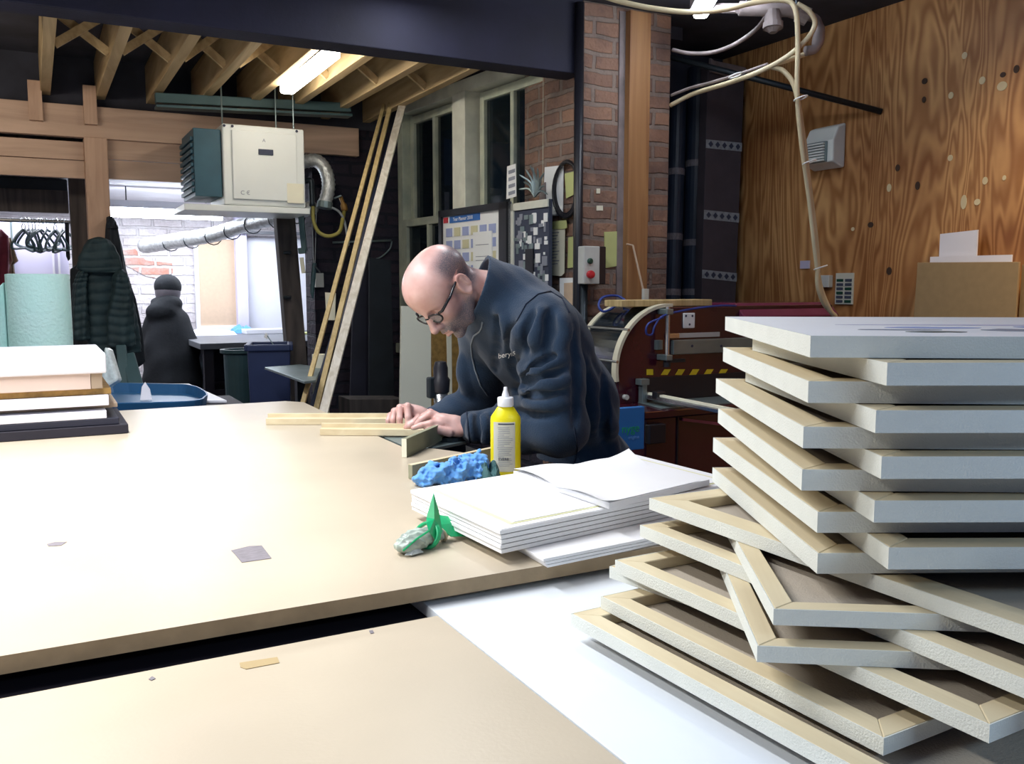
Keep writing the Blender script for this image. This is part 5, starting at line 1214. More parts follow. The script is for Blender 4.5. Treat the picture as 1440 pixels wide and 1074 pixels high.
for vv in tx.data.vertices:
    x = vv.co.x; vv.co.y = -math.sqrt(max(1e-6, 1 - (x / (r_ + .001)) ** 2)) * ((r_ + .001) * .62) - .0012
# crumpled blue tissue (dense folded cloth)
c = onz(633, 680, ZB)
Vt = Vol(c + Vector((-.13, -.1, -.02)), c + Vector((.13, .1, .10)), .0018)
ext = Vector((rt.x, rt.y, 0)).normalized(); ext2 = (onz(690, 676, ZB) - onz(583, 684, ZB)).normalized(); sd = Zup.cross(ext2)
for (u, h_, r1, r2, r3) in [(-.055, .018, .036, .028, .022), (-.015, .024, .042, .034, .028), (.03, .030, .042, .034, .033), (.068, .040, .032, .026, .030)]:
    Vt.ell(c + ext2 * u + Zup * h_, (r1, r2, r3), (ext2, sd, Zup), .02)
r2_ = np.random.RandomState(11)
X = Vt.ax[0][:, None, None] - c.x; Y = Vt.ax[1][None, :, None] - c.y; Z = Vt.ax[2][None, None, :] - c.z
disp = 0
for k in range(9):
    d_ = r2_.randn(3); d_ /= np.linalg.norm(d_); fr = 90 + 200 * k / 8; ph = r2_.rand() * 6
    w_ = .008 * np.sin(55 * (X * d_[1] - Z * d_[0] + Y * .5) + ph)
    disp = disp + (1 - np.abs(np.sin(fr * .6 * (X * d_[0] + Y * d_[1] + Z * d_[2] + w_) + ph))) ** 1.0 * (.0085 / (1 + k * .30))
for k in range(7):
    d_ = r2_.randn(3); d_ /= np.linalg.norm(d_); ph = r2_.rand() * 6; w_ = .004 * np.sin(140 * (X * d_[1] - Z * d_[0] + Y * .5) + ph)
    disp = disp + (1 - np.abs(np.sin((170 + 28 * k) * (X * d_[0] + Y * d_[1] + Z * d_[2] + w_) + ph))) * .0017
Vt.F += (disp - .021).astype(np.float32) * -1
Vt.F = np.maximum(Vt.F, (-(Z - .0012) + 0 * Vt.F).astype(np.float32))
tag(Vt.make('crumpled_tissue', 'tissue_blue', smooth=0), 'crumpled bright blue paper towel beside the glue bottle', 'tissue')
c = onz(688, 679, ZB)
tag(crumple('dark_rag', (c.x, c.y, ZB + .001), .03, .028, .045, 'tissue_teal', 9, 16, amp=1.3), 'small dark teal rag between the blue paper towel and the bottle', 'rag')
# green and white packet
a = onz(563, 781, ZB) ; b_ = onz(632, 757, ZB); d_ = (b_ - a).normalized(); sdv = Zup.cross(d_)
t = thing('plastic_packet', 'crumpled clear plastic packet with green torn flaps on the MDF table', 'packet', (0, 0, 0))
Lp = (b_ - a).length
V2 = Vol(a + Vector((-.05, -.06, -.01)), b_ + Vector((.07, .07, .07)), .0016)
V2.ell(a + d_ * .012 + Zup * .0135, (.020, .020, .0115), (d_, sdv, Zup), .012); V2.ell(a + d_ * .040 + Zup * .019, (.034, .024, .019), (d_, sdv, Zup), .015)
V2.ell(a + d_ * .075 + Zup * .018, (.028, .017, .016), (d_, sdv, Zup), .012); V2.ell(a + d_ * .105 + Zup * .014, (.022, .012, .011), (d_, sdv, Zup), .012)
X = V2.ax[0][:, None, None] - a.x; Y = V2.ax[1][None, :, None] - a.y; Z = V2.ax[2][None, None, :] - a.z
q_ = X * d_.x + Y * d_.y; s__ = X * sdv.x + Y * sdv.y
V2.F += (.0022 * np.abs(np.sin(260 * s__ + 90 * q_)) + .0018 * np.abs(np.sin(170 * q_ + 200 * Z)) - .001).astype(np.float32)
V2.F = np.maximum(V2.F, (-(Z - .0012) + 0 * V2.F).astype(np.float32))
V2.make('packet_body', 'pack_clear', t)
def flap(name, pts, mt, th=.0012):
    q = [a + d_ * u + sdv * s_ + Zup * z for u, s_, z in pts]; cn = sum(q, Vector()) / len(q)
    v = [cn + Zup * .004] + q; v2 = [p + Vector((0, 0, th)) for p in v]; m_ = len(v); f = []
    for i in range(1, m_):
        j = i % (m_ - 1) + 1; f += [(0, i, j), (m_, m_ + j, m_ + i), (i, i + m_, j + m_, j)]
    return mesh(name, v + v2, f, mt, t)
flap('green_flap', [(.052, -.020, .032), (.060, -.006, .044), (.072, .004, .050), (.094, .006, .090), (.096, -.004, .058), (.090, -.014, .040), (.085, -.022, .026), (.066, -.026, .012)], 'pack_green')
flap('green_flap', [(.100, .004, .030), (.120, .016, .042), (.150, .002, .034), (.166, -.018, .022), (.146, -.034, .006), (.112, -.018, .010)], 'pack_green')
flap('white_flap', [(-.002, -.012, .003), (.004, -.022, .003), (.030, -.026, .003), (.02, -.014, .014)], 'pack_pale')
bt_ = B(); 
for i in range(2):
    u = .066 + i * .004; bt_.tube([a + d_ * (u + .012 * sin(q)) + sdv * (.026 * cos(q)) + Zup * max(.003, .019 + .021 * sin(q)) for q in [2 * pi * k / 20 for k in range(21)]], .0035, 6)
bt_.make('green_band', 'pack_green', t, smooth=True)
B().tube([a + d_ * -.006 + sdv * -.012 + Zup * .012, a + d_ * .02 + sdv * -.02 + Zup * .028, a + d_ * .05 + sdv * -.022 + Zup * .036], .0018, 6).make('seam', 'pack_green', t)
V3 = B().tube([a + d_ * (.093 + .002 * k) + Zup * .013 + (sdv * cos(q) * .013 + Zup * sin(q) * .012) for k, q in enumerate([2 * pi * i / 12 for i in range(13)])], .003, 6).make('rubber_band', 'cable_cream', t, smooth=True)

# ================================================================== LEFT STACK ON THE BENCH
def stackbox(name, zb, ztp_, xe, ynear, mt, lb, cat='board', depth=.42, bevel=.002, parent=None):
    p = ony(xe, 500, ynear)
    return tag(B().box(-1.15, p.x, ynear, ynear + depth, zb, ztp_).make(name, mt, parent, bevel), lb, cat, None)
z = ZB + .0012; ys = 3.02
rows = [('black_sheet', .028, 176, 'black_board', 'lowest black panel of the left stack, jutting out furthest', ys - .01), ('black_sheet', .020, 163, 'board_dark_panel', 'second black panel from the bottom of the left stack', ys),
        ('white_board', .024, 146, 'box_white', 'lower white board in the left stack, above the black panels', ys), ('brown_board', .014, 162, 'box_tan', 'lower brown board in the left stack', ys + .06),
        ('white_board', .032, 150, 'box_white', 'upper white board in the left stack, below the chipboard', ys), ('chipboard_strip', .019, 154, 'osb', 'orange brown chipboard sheet in the left stack', ys + .02)]
for nm, th, xe, mt, lb, yn in rows:
    stackbox(nm, z, z + th, xe, yn, mt, lb); z += th + .0008
t = thing('lidded_box', 'flat pink box with a white lid on top of the left stack', 'box', (0, 0, 0))
pz = z; xe = ony(149, 500, ys - .02).x
B().box(-1.15, xe - .045, ys, ys + .42, pz, pz + .060).make('box', 'box_pink', t, .002)
B().box(xe - .044, xe - .012, ys + .002, ys + .42, pz, pz + .060).make('box_end', 'box_tan', t, .002)
B().box(-1.18, xe, ys - .012, ys + .44, pz + .048, pz + .11).make('lid', 'box_white', t, .006)
# mint bubble wrap roll
c = P(58, 480, 3.55); rr = .113
t = thing('bubble_wrap_roll', 'mint green roll of foam wrap standing on end behind the left stack', 'roll', (c.x, 3.70 if False else c.y, 0))
ztop_ = P(58, 386, 3.55).z
B().lathe([(rr, .0), (rr + .002, .3), (rr, ztop_), (rr * .93, ztop_ + .002), (.035, ztop_ - .004), (.03, ztop_ - .05)], (0, 0, 0), 48).make('roll', 'roll_mint', t, smooth=False); smooth_all(t.children[0], 60)
B().prism([(-rr * .2 - .0, -rr - .002, .0)] and [(-.115, -.02, .3), (-.150, -.03, .3), (-.145, -.02, ztop_ - .06), (-.118, 0, ztop_ - .03)], (.01, .06, 0)).make('loose_end', 'roll_mint', t, .004)
# blue tub table beyond the bench
c = onz(262, 541, .90)
t = thing('far_side_table', 'low dark side table carrying the blue tub beyond the bench', 'table', (0, 0, 0))
B().box(.20, .80, 3.64, 4.42, .80, .835).make('tabletop', 'black_board', t, .003)
for x in (.25, .74):
    for y in (3.7, 4.35): B().box(x - .03, x + .03, y - .03, y + .03, 0, .80).make('leg', 'old_timber', t)
wp = [onz(108, 566, .845), onz(319, 563.5, .845), onz(266, 540, .845), onz(120, 541, .845)]
tag(B().prism([(p.x, max(p.y, 3.65), .836) for p in wp], (0, 0, .012)).make('speckled_board', 'white_panel', bevel=.002), 'white speckled board under the blue tub', 'board')
t = thing('blue_tub', 'shallow blue plastic tub with a rounded corner and a white offcut inside', 'tub', (0, 0, 0))
tubz = .895
oc = [onz(106, 569, tubz), onz(262, 565, tubz), onz(290, 558, tubz), onz(289, 551, tubz), onz(272, 543, tubz), onz(240, 540.5, tubz), onz(120, 541, tubz)]
oc = [Vector((p.x, max(3.66, p.y), 0)) for p in oc]; sp = [Vector((p.x, p.y, 0)) for p in spline(oc + [oc[0]], 6)][:-1]; cc = sum(sp, Vector()) / len(sp)
n_ = len(sp); v = []; f = []
for k, (s_, z) in enumerate([(.95, .849), (1, tubz), (1.0, tubz + .004), (.965, tubz + .004), (.93, .855)]):
    v += [Vector((cc.x + (p.x - cc.x) * s_, cc.y + (p.y - cc.y) * s_, z)) for p in sp]
for k in range(4):
    for i in range(n_): j = (i + 1) % n_; f.append((k * n_ + i, k * n_ + j, (k + 1) * n_ + j, (k + 1) * n_ + i))
f.append(tuple(range(n_))); f.append(tuple(4 * n_ + i for i in range(n_))[::-1])
mesh('tub', v, f, 'tub_blue', t)
c = onz(205, 562, .86); B().prism([c + Vector((-.022, 0, 0)), c + Vector((.026, 0, 0)), c + Vector((.02, .01, .045)), c + Vector((.003, .02, .075)), c + Vector((-.012, .015, .055))], (0, .012, 0)).make('white_offcut', 'box_white', t)
# hanging pale bag
t = B().prism([P(146, 487, 3.75), P(153, 492, 3.75), P(166, 535, 3.75), P(150, 545, 3.75), P(142, 530, 3.75)], fw * .05); tag(t.make('clear_bag', 'pack_pale', bevel=.01), 'pale crumpled plastic bag behind the left stack', 'bag')
# ================================================================== UNDERPINNER (press between the hands)
t = thing('frame_press', 'dark bench press with a black capped chrome ram between the hands', 'press', (0, 0, 0))
pd = 2.98
pc_ = P(620, 560, pd)
top_ = P(620, 508, pd).z; mid = P(620, 542, pd).z
B().tube([(pc_.x, pc_.y, P(620, 580, pd).z - .08), (pc_.x, pc_.y, mid)], .023, 18).make('ram', 'chrome', t, smooth=True)
o = B().lathe([(.018, mid - .03), (.028, mid - .02), (.031, mid + .02), (.024, mid + .03), (.024, top_ - .02), (.018, top_), (.006, top_ + .002)], (pc_.x, pc_.y, 0), 20).make('cap', 'plastic_black', t); smooth_all(o)
B().box(pc_.x - .045, pc_.x - .02, pc_.y - .01, pc_.y + .02, mid - .04, mid + .03).make('air_fitting', 'dark_metal', t, .006)
B().tube([(pc_.x, pc_.y, .80), (pc_.x, pc_.y, P(620, 580, pd).z - .07)], .03, 16).make('base_column', 'plastic_black', t)
B().box(.945, 1.32, 2.46, 3.0, .0, .80).make('cabinet', 'plastic_black', t, .01)
B().prism([(.925, 2.42, ZB - .014), (.99, 2.36, ZB - .014), (1.12, 2.42, ZB - .014), (1.25, 2.95, ZB - .014), (.925, 2.95, ZB - .014)], (0, 0, .010)).make('table_plate', 'grey_metal', t, .002)
B().box(1.0, 1.2, 2.6, 2.9, .80, ZB - .014).make('plate_support', 'plastic_black', t)
c = P(634, 618, 2.72); B().lathe([(.05, 0), (.05, .012), (.03, .016), (.03, .03), (.022, .034)], (c.x, c.y, ZB - .004), 20).make('foot_clamp', 'dark_metal', t)
for x in (619, 633, 643): c = P(x, 614, 2.68); B().tube([c, c + Zup * .022], .006, 8).make('bolt', 'chrome', t)
# ================================================================== THE BALD MAN
person = thing('person', 'bald person in glasses and a navy zip fleece bending over the frame mouldings', 'person', (0, 0, 0))
rgt = rt; upv = up; tow = -fw
DH = 2.50; SC = 1.02
def cv(x, y, z): return rgt * x + upv * y + tow * z
psi = R(34); be = R(60)
hv = Vector((-cos(psi), 0, sin(psi)))
Fh = cv(*(hv * cos(be) + Vector((0, -1, 0)) * sin(be))); Uh = cv(*(hv * sin(be) + Vector((0, 1, 0)) * cos(be))); Lh = Uh.cross(Fh).normalized()
EAR = P(648, 404, DH)                      # left ear canal
O0 = EAR - Lh * .074 * SC
def hd(f, u, l): return O0 + (Fh * f + Uh * u + Lh * l) * SC
HA = (Fh, Uh, Lh)
# body joints
Pn = P(706, 416, 2.62); Pc = P(745, 470, 2.70); Pm = P(792, 555, 2.82); Pp = P(826, 668, 2.95)
SL = P(772, 462, 2.50); EL = P(786, 600, 2.53); WL = P(654, 600, 2.72)
SR = P(678, 468, 2.86); ER = P(676, 572, 3.00); WR = P(606, 590, 2.86)
h_ = .0032
allp = [hd(.13, 0, 0), hd(0, .14, 0), Pp, EL, WL, WR, ER]
lo = Vector([min(p[i] for p in allp) for i in range(3)]); hi = Vector([max(p[i] for p in allp) for i in range(3)])
HIPL = Pp + cv(.03, -.06, .09); HIPR = Pp + cv(-.03, -.06, -.09)
KL = HIPL + cv(.02, -.40, .04); KR = HIPR + cv(-.10, -.40, -.02); 
FL = Vector((HIPL.x + .06, HIPL.y - .03, .09)); FR = Vector((HIPR.x - .02, HIPR.y - .03, .09))
lo -= Vector((.17, .17, 0)); hi += Vector((.15, .15, .15)); lo.z = .0; lo.x = min(lo.x, FR.x - .2); hi.x = max(hi.x, FL.x + .15)
V = Vol(lo, hi, h_)
# torso and limbs (inside the clothes)
V.chain([Pn, Pc, Pm, Pp], [.058, .095, .10, .11], .05)
V.chain([Pc + (Pn - Pc) * .5, SL], [.06, .055], .04); V.chain([Pc + (Pn - Pc) * .5, SR], [.06, .055], .04)
V.chain([SL, EL, WL], [.052, .042, .029], .02); V.chain([SR, ER, WR], [.052, .042, .029], .02)
V.chain([HIPL, KL, FL], [.085, .058, .042], .03); V.chain([HIPR, KR, FR], [.085, .058, .042], .03)
fd = Vector((hv.x * rt.x - hv.z * fw.x, hv.x * rt.y - hv.z * fw.y, 0)).normalized()
for q in (FL, FR): V.chain([q - Zup * .04, q + fd * .14 - Zup * .055], [.04, .03], .02)
# neck
NB = Pn + (Pc - Pn) * .1
V.chain([hd(-.028, -.012, 0), hd(-.048, -.075, 0) * .45 + NB * .55, NB], [.058, .062, .072], .03)
# skull
V.ell(hd(-.002, .052, 0), [SC * x for x in (.097, .074, .079)], HA, .02)
V.ell(hd(.028, .050, 0), [SC * x for x in (.068, .066, .068)], HA, .03)
V.ell(hd(-.045, .040, 0), [SC * x for x in (.052, .055, .066)], HA, .03)
V.ell(hd(.045, -.012, 0), [SC * x for x in (.048, .070, .058)], HA, .03)
V.ell(hd(.040, -.058, 0), [SC * x for x in (.048, .044, .050)], HA, .025)
for s_ in (1, -1):
    V.cap(hd(-.008, -.035, .058 * s_), hd(.045, -.082, .036 * s_), .014 * SC, .014 * SC, .02)      # jaw
    V.ell(hd(.062, -.010, .042 * s_), [SC * x for x in (.022, .020, .020)], HA, .02)          # cheek
    V.cap(hd(.082, .030, .014 * s_), hd(.066, .028, .046 * s_), .010 * SC, .008 * SC, .012)       # brow
V.ell(hd(.080, -.094, 0), [SC * x for x in (.018, .015, .020)], HA, .02)
# eye sockets and lids
for s_ in (1, -1):
    V.ell(hd(.093, .012, .030 * s_), [SC * x for x in (.014, .014, .018)], HA, .012, -1)
    V.ell(hd(.073, .010, .030 * s_), [SC * x for x in (.0135, .0125, .0145)], HA, .004)
    V.cap(hd(.0855, .006, .022 * s_), hd(.084, .006, .038 * s_), .0022, .0022, .003)
# nose
V.chain([hd(.087, .026, 0), hd(.101, .004, 0), hd(.117, -.021, 0)], [.0085, .0095, .0115], .010)
V.ell(hd(.117, -.024, 0), (.0125, .011, .0125), HA, .008)
for s_ in (1, -1):
    V.ell(hd(.104, -.028, .0115 * s_), (.0105, .0085, .0075), HA, .006)
    V.ell(hd(.109, -.0355, .0065 * s_), (.005, .004, .0035), HA, .002, -1)
# mouth
V.ell(hd(.088, -.052, 0), (.020, .022, .030), HA, .015)
V.chain([hd(.096, -.054, -.024), hd(.1065, -.050, 0), hd(.096, -.054, .024)], [.004, .0062, .004], .006)
V.chain([hd(.095, -.066, -.021), hd(.103, -.066, 0), hd(.095, -.066, .021)], [.004, .0072, .004], .006)
V.chain([hd(.098, -.059, -.026), hd(.112, -.0585, 0), hd(.098, -.059, .026)], [.0015, .0022, .0015], .003, -1)
V.cap(hd(.100, -.077, -.012), hd(.100, -.077, .012), .005, .005, .008, -1)
# ears
for s_ in (1, -1):
    n1 = (Lh * s_ * .95 + Fh * .22).normalized(); n2 = (Uh * .97 + Fh * -.22 - n1 * (Uh * .97 - Fh * .22).dot(n1)).normalized(); n3 = n1.cross(n2)
    c = hd(-.012, .002, .081 * s_)
    V.ell(c, [SC * x for x in (.0065, .030, .0175)], (n1, n2, n3), .006)
    V.ell(c + n1 * .010 - n2 * .004 , (.0085, .021, .0115), (n1, n2, n3), .004, -1)
    rim = [c + n1 * .004 + n2 * (.0285 * cos(q)) * SC + n3 * (.0160 * sin(q)) * SC for q in [2 * pi * i / 16 for i in range(17)]]
    V.chain(rim, [.0036] * 17, .003)
    V.cap(c + n1 * .005 + n2 * .018 - n3 * .003 * s_, c + n1 * .005 - n2 * .008 - n3 * .008, .0032, .0032, .004)
    V.ell(c - n2 * .030 + n1 * .002, (.006, .010, .009), (n1, n2, n3), .006)
    V.ell(hd(-.008, .0, .070 * s_), (.02, .025, .012), HA, .01)
# left hand (nearer): palm from wrist to knuckles, then five fingers
def Q(x, y, d): return P(x, y, d)
dw = 2.70
V.chain([WL, Q(640, 597, dw)], [.027, .027], .015)
V.ell(Q(631, 597, dw - .005), (.040, .028, .036), (rgt, upv, tow), .015)
V.ell(Q(620, 592, dw - .01), (.030, .024, .034), (rgt, upv, tow), .014)
V.ell(Q(645, 605, dw - .02), (.034, .020, .022), (rgt, upv, tow), .014)
def finger(pts, rs, k=.005): V.chain([Q(*p) for p in pts], rs, k)
finger([(620, 596, dw - .035), (606, 595, dw - .05), (592, 598, dw - .05), (581, 601.5, dw - .05)], [.0125, .0105, .0093, .0075], .004)    # index
finger([(617, 587, dw - .01), (604, 582, dw - .02), (592, 590, dw - .02), (585, 597, dw - .02)], [.0120, .0105, .0095, .0075], .004)    # middle
finger([(616, 585, dw + .015), (605, 579, dw + .015), (595, 585, dw + .012), (590, 594, dw + .01)], [.0112, .0098, .009, .0075], .004)   # ring
finger([(618, 586, dw + .038), (609, 581, dw + .04), (601, 587, dw + .038), (597, 594, dw + .035)], [.010, .0088, .0082, .007], .004)    # little
finger([(632, 608, dw - .04), (615, 604, dw - .055), (603, 604, dw - .05), (597, 608, dw - .045)], [.0135, .012, .0105, .0085], .004)   # thumb
# right hand (far): seen from the back of the fingers, tips pressing down on the moulding
dr = 2.83
V.chain([WR, Q(592, 584, dr)], [.027, .027], .015)
V.ell(Q(580, 580, dr), (.032, .026, .036), (rgt, upv, tow), .014)
V.ell(Q(570, 577, dr - .005), (.028, .022, .034), (rgt, upv, tow), .012)
finger([(576, 574, dr - .03), (573, 571, dr - .045), (574, 586, dr - .055), (573.5, 599, dr - .05)], [.0115, .0115, .0105, .0085], .0035)
finger([(568, 574, dr - .015), (562.5, 573, dr - .035), (562, 588, dr - .045), (562.5, 600, dr - .04)], [.0115, .0112, .0102, .0085], .0035)
finger([(562, 576, dr + .005), (554.5, 578, dr - .02), (552.5, 590, dr - .03), (553.5, 600, dr - .028)], [.011, .0105, .0098, .008], .0035)
finger([(558, 579, dr + .02), (548.5, 584, dr + .0), (546, 591, dr - .01), (546.5, 598.5, dr - .01)], [.010, .0095, .0088, .0075], .0035)
finger([(588, 588, dr - .035), (582, 594, dr - .055), (576, 598, dr - .06), (571, 601, dr - .058)], [.0125, .0115, .0105, .0085], .0035)
body = V.make('body', 'skin', person, 1)
# stubble: shaved hair at the sides and back of the scalp, beard shadow on jaw, lip and chin
me = body.data; n_ = len(me.vertices); cov = np.empty(n_ * 3, np.float32); me.vertices.foreach_get('co', cov); cov = cov.reshape(-1, 3)
rel = (cov - np.array(O0)) / SC; f_ = rel @ np.array(Fh); u_ = rel @ np.array(Uh); l_ = np.abs(rel @ np.array(Lh))
def ss(a, b_, x): t_ = np.clip((x - a) / (b_ - a), 0, 1); return t_ * t_ * (3 - 2 * t_)
near = (np.linalg.norm(rel, axis=1) < .17)
hair = ss(.025, -.015, f_) * ss(-.05, -.02, u_) * np.maximum(ss(.036, .060, l_) * ss(.115, .075, u_), ss(-.055, -.085, f_) * ss(.10, .06, u_))
beard = np.maximum(ss(-.018, -.045, u_) * ss(-.012, .010, f_), 0) * ss(-.13, -.115, u_) * .95
lips = (f_ > .094) & (np.abs(u_ + .0595) < .009) & (l_ < .022)
side = ss(.035, .02, f_) * ss(-.015, .002, f_) * ss(.055, .062, l_) * ss(-.05, -.03, u_) * ss(.05, .03, u_)
ear_mask = (l_ > .0765) & (np.abs(f_ + .012) < .024) & (np.abs(u_) < .036)
stb = (np.maximum(np.maximum(hair * 1.0, beard * 1.05), side * .5) * near * ~lips * ~ear_mask).astype(np.float32)
at = me.attributes.new('stubble', 'FLOAT', 'POINT'); at.data.foreach_set('value', stb)
# ---------------- glasses
g = bpy.data.objects.new('glasses', None); col.objects.link(g); g.parent = person
def lensrim(s_):
    return [hd(.1035 - .010 * abs(cos(q)) * (1 if s_ * cos(q) > 0 else .2) , .006 + .0165 * sin(q), s_ * (.0325 + .0255 * cos(q))) for q in [2 * pi * i / 24 for i in range(25)]]
for s_ in (1, -1):
    rm = lensrim(s_); B().tube(rm, .0027, 8, False).make('rim', 'glasses_black', g, smooth=True)
    cn = sum(rm[:-1], Vector()) / 24; vv = [cn] + rm[:-1]; vv2 = [p + Fh * .001 for p in vv]; ff = []
    for i in range(24): j = (i + 1) % 24; ff += [(0, 1 + i, 1 + j), (25, 26 + j, 26 + i)]
    mesh('lens', vv + vv2, ff, 'lens_glass', g)
    B().tube([hd(.092, .016, .058 * s_), hd(.086, .016, .072 * s_), hd(.04, .018, .0795 * s_), hd(.0, .024, .0815 * s_), hd(-.014, .020, .0815 * s_), hd(-.028, .0, .080 * s_)], [.0036, .0042, .0038, .0032, .003, .0022], 8).make('temple', 'glasses_black', g, smooth=True)
B().tube([hd(.105, .012, -.0085), hd(.1085, .015, 0), hd(.105, .012, .0085)], .0022, 8).make('bridge', 'glasses_black', g, smooth=True)
# ---------------- fleece jacket
h2 = .0045
lo = Vector([min(p[i] for p in (Pn, Pp, SL, EL, WL, SR, ER, WR)) for i in range(3)]) - Vector((.2, .2, .10)); hi = Vector([max(p[i] for p in (Pn, Pp, SL, EL, WL, SR, ER, WR)) for i in range(3)]) + Vector((.2, .2, .2))
lo.z = .80
J = Vol(lo, hi, h2)
yaw = R(38)
Lt = cv(sin(yaw), 0, cos(yaw)); 
def axes(a, b_):
    s_ = (b_ - a).normalized(); l_ = (Lt - s_ * Lt.dot(s_)).normalized(); return (s_, l_, s_.cross(l_))
ax = axes(Pp, Pm); J.ell(Pp + (Pm - Pp) * .0, (.20, .185, .150), ax, .05)
ax = axes(Pp, Pn); J.ell(Pm, (.20, .190, .140), ax, .05)
ax = axes(Pm, Pn); J.ell(Pc + (Pm - Pc) * .15, (.17, .195, .138), ax, .05)
J.ell(Pc + (Pn - Pc) * .35, (.12, .175, .110), ax, .05)
J.chain([Pn + (Pc - Pn) * .35, SL + (Pn - SL) * .15], [.085, .082], .05)
J.chain([Pn + (Pc - Pn) * .35, SR + (Pn - SR) * .15], [.085, .075], .05)
JF = J.F.copy()
# sleeves
Ab = EL + (WL - EL) * .35
J.chain([SL, SL.lerp(EL, .5), EL], [.083, .082, .078], .035)
J.chain([EL, Ab, WL + (EL - WL) * .12], [.078, .070, .050], .04)
J.chain([WL + (EL - WL) * .16, WL + (EL - WL) * .06], [.046, .043], .006)
J.chain([SR, SR.lerp(ER, .5), ER], [.078, .074, .068], .03)
J.chain([ER, ER.lerp(WR, .5), WR + (ER - WR) * .1], [.064, .055, .044], .03)
# standing collar
cdir = (O0 + (Fh * -.045 + Uh * -.03) * SC - Pn).normalized()
CB = Pn + cdir * -.015
J.chain([CB, CB + cdir * .09], [.094, .097], .03)
# folds of the near sleeve, the shoulder seam and the side
def sdf_at(V_, q):
    g = [(q[i] - V_.lo[i]) / V_.h for i in range(3)]; k = [int(v) for v in g]
    if min(k) < 0 or any(k[i] >= V_.n[i] - 1 for i in range(3)): return 1.0
    fr_ = [g[i] - k[i] for i in range(3)]; r_ = 0
    for i in (0, 1):
        for j in (0, 1):
            for m_ in (0, 1): r_ += V_.F[k[0] + i, k[1] + j, k[2] + m_] * (fr_[0] if i else 1 - fr_[0]) * (fr_[1] if j else 1 - fr_[1]) * (fr_[2] if m_ else 1 - fr_[2])
    return r_
def hit(V_, x, y, d=1.9):
    r_ = ray(x, y)
    while d < 3.4:
        if sdf_at(V_, C0 + r_ * d) < 0: return C0 + r_ * (d)
        d += .004
    return None
J0 = Vol.__new__(Vol); J0.lo, J0.h, J0.n = J.lo, J.h, J.n; J0.F = J.F.copy()
def fold(pts, r_, sink, k, mode=1):
    q = []
    for (a0, b0), (a1, b1) in zip(pts[:-1], pts[1:]):
        for i in range(5): t_ = i / 5; q.append((a0 + (a1 - a0) * t_, b0 + (b1 - b0) * t_))
    q.append(pts[-1]); c_ = [hit(J0, *v) for v in q]; c_ = [v + fw * sink for v in c_ if v is not None]
    n2 = len(c_); rs_ = [max(.0015, r_ * math.sqrt(max(0, 1 - (2 * i / (n2 - 1) - 1) ** 2))) for i in range(n2)] if n2 > 1 else []
    for i in range(n2 - 1):
        if (c_[i + 1] - c_[i]).length < .05: J.cap(c_[i], c_[i + 1], rs_[i], rs_[i + 1], k, mode)
ridges = [([(733, 540), (752, 522), (778, 508), (796, 500)], .017), ([(722, 556), (748, 545), (780, 536), (806, 530)], .018), ([(700, 572), (730, 568), (770, 566), (800, 566)], .017),
    ([(736, 455), (728, 480), (730, 510), (742, 528)], .016), ([(762, 432), (755, 460), (750, 490)], .014), ([(788, 440), (792, 470), (784, 500)], .014), ([(680, 585), (684, 600), (682, 622)], .012), ([(700, 590), (706, 606), (702, 628)], .010),
    ([(664, 583), (666, 600), (666, 618)], .010), ([(820, 500), (832, 550), (836, 610)], .018), ([(700, 430), (712, 450), (714, 480)], .012), ([(846, 560), (858, 600), (862, 640)], .018), ([(650, 500), (652, 530), (660, 555)], .012)]
grooves = [([(736, 531), (756, 514), (782, 500)], .008), ([(726, 548), (752, 534), (790, 522)], .009), ([(708, 565), (740, 557), (790, 550)], .008), ([(690, 584), (730, 582), (780, 585)], .006),
    ([(724, 452), (718, 485), (722, 520), (730, 536)], .012), ([(750, 440), (742, 465), (742, 495)], .008), ([(776, 436), (772, 465), (768, 492)], .008), ([(673, 580), (675, 600), (674, 622)], .006), ([(692, 586), (695, 604), (692, 626)], .006),
    ([(806, 470), (812, 530), (808, 600)], .010), ([(704, 440), (700, 480), (694, 530)], .009), ([(848, 520), (850, 570), (848, 620)], .009)]
for pts, r_ in ridges: fold(pts, r_, r_ * .45, .022)
for pts, r_ in grooves: fold(pts, r_, -r_ * .15, .018, -1)
# cloth undulation
X = J.ax[0][:, None, None]; Y = J.ax[1][None, :, None]; Z = J.ax[2][None, None, :]
J.F += (.0016 * np.sin(38 * X + 21 * Z + 2 * np.sin(17 * Y)) + .0013 * np.sin(61 * Z - 35 * Y + 2 * np.sin(25 * X)) + .0008 * np.sin(110 * X + 90 * Z)).astype(np.float32)
# neck opening and cuffs
J.chain([CB - cdir * .02, CB + cdir * .20], [.074, .098], .004, -1)
J.half(CB + cdir * .072 , cdir, -1, list(CB - Vector((.15, .15, .02))), list(CB + Vector((.15, .15, .25))), .004) if False else None
tip = CB + cdir * .092
g_ = J.reg(list(tip - Vector((.16, .16, .12))), list(tip + Vector((.16, .16, .2))))
sl, X, Y, Z = g_; dd = (X - tip.x) * cdir.x + (Y - tip.y) * cdir.y + (Z - tip.z) * cdir.z; J.F[sl] = np.maximum(J.F[sl], np.where(dd > -.03, dd, -1).astype(np.float32) + 0 * J.F[sl])
for w_, e_ in ((WL, EL), (WR, ER)):
    d_ = (w_ - e_).normalized(); J.chain([w_ - d_ * .05, w_ + d_ * .08], [.034, .036], .003, -1)
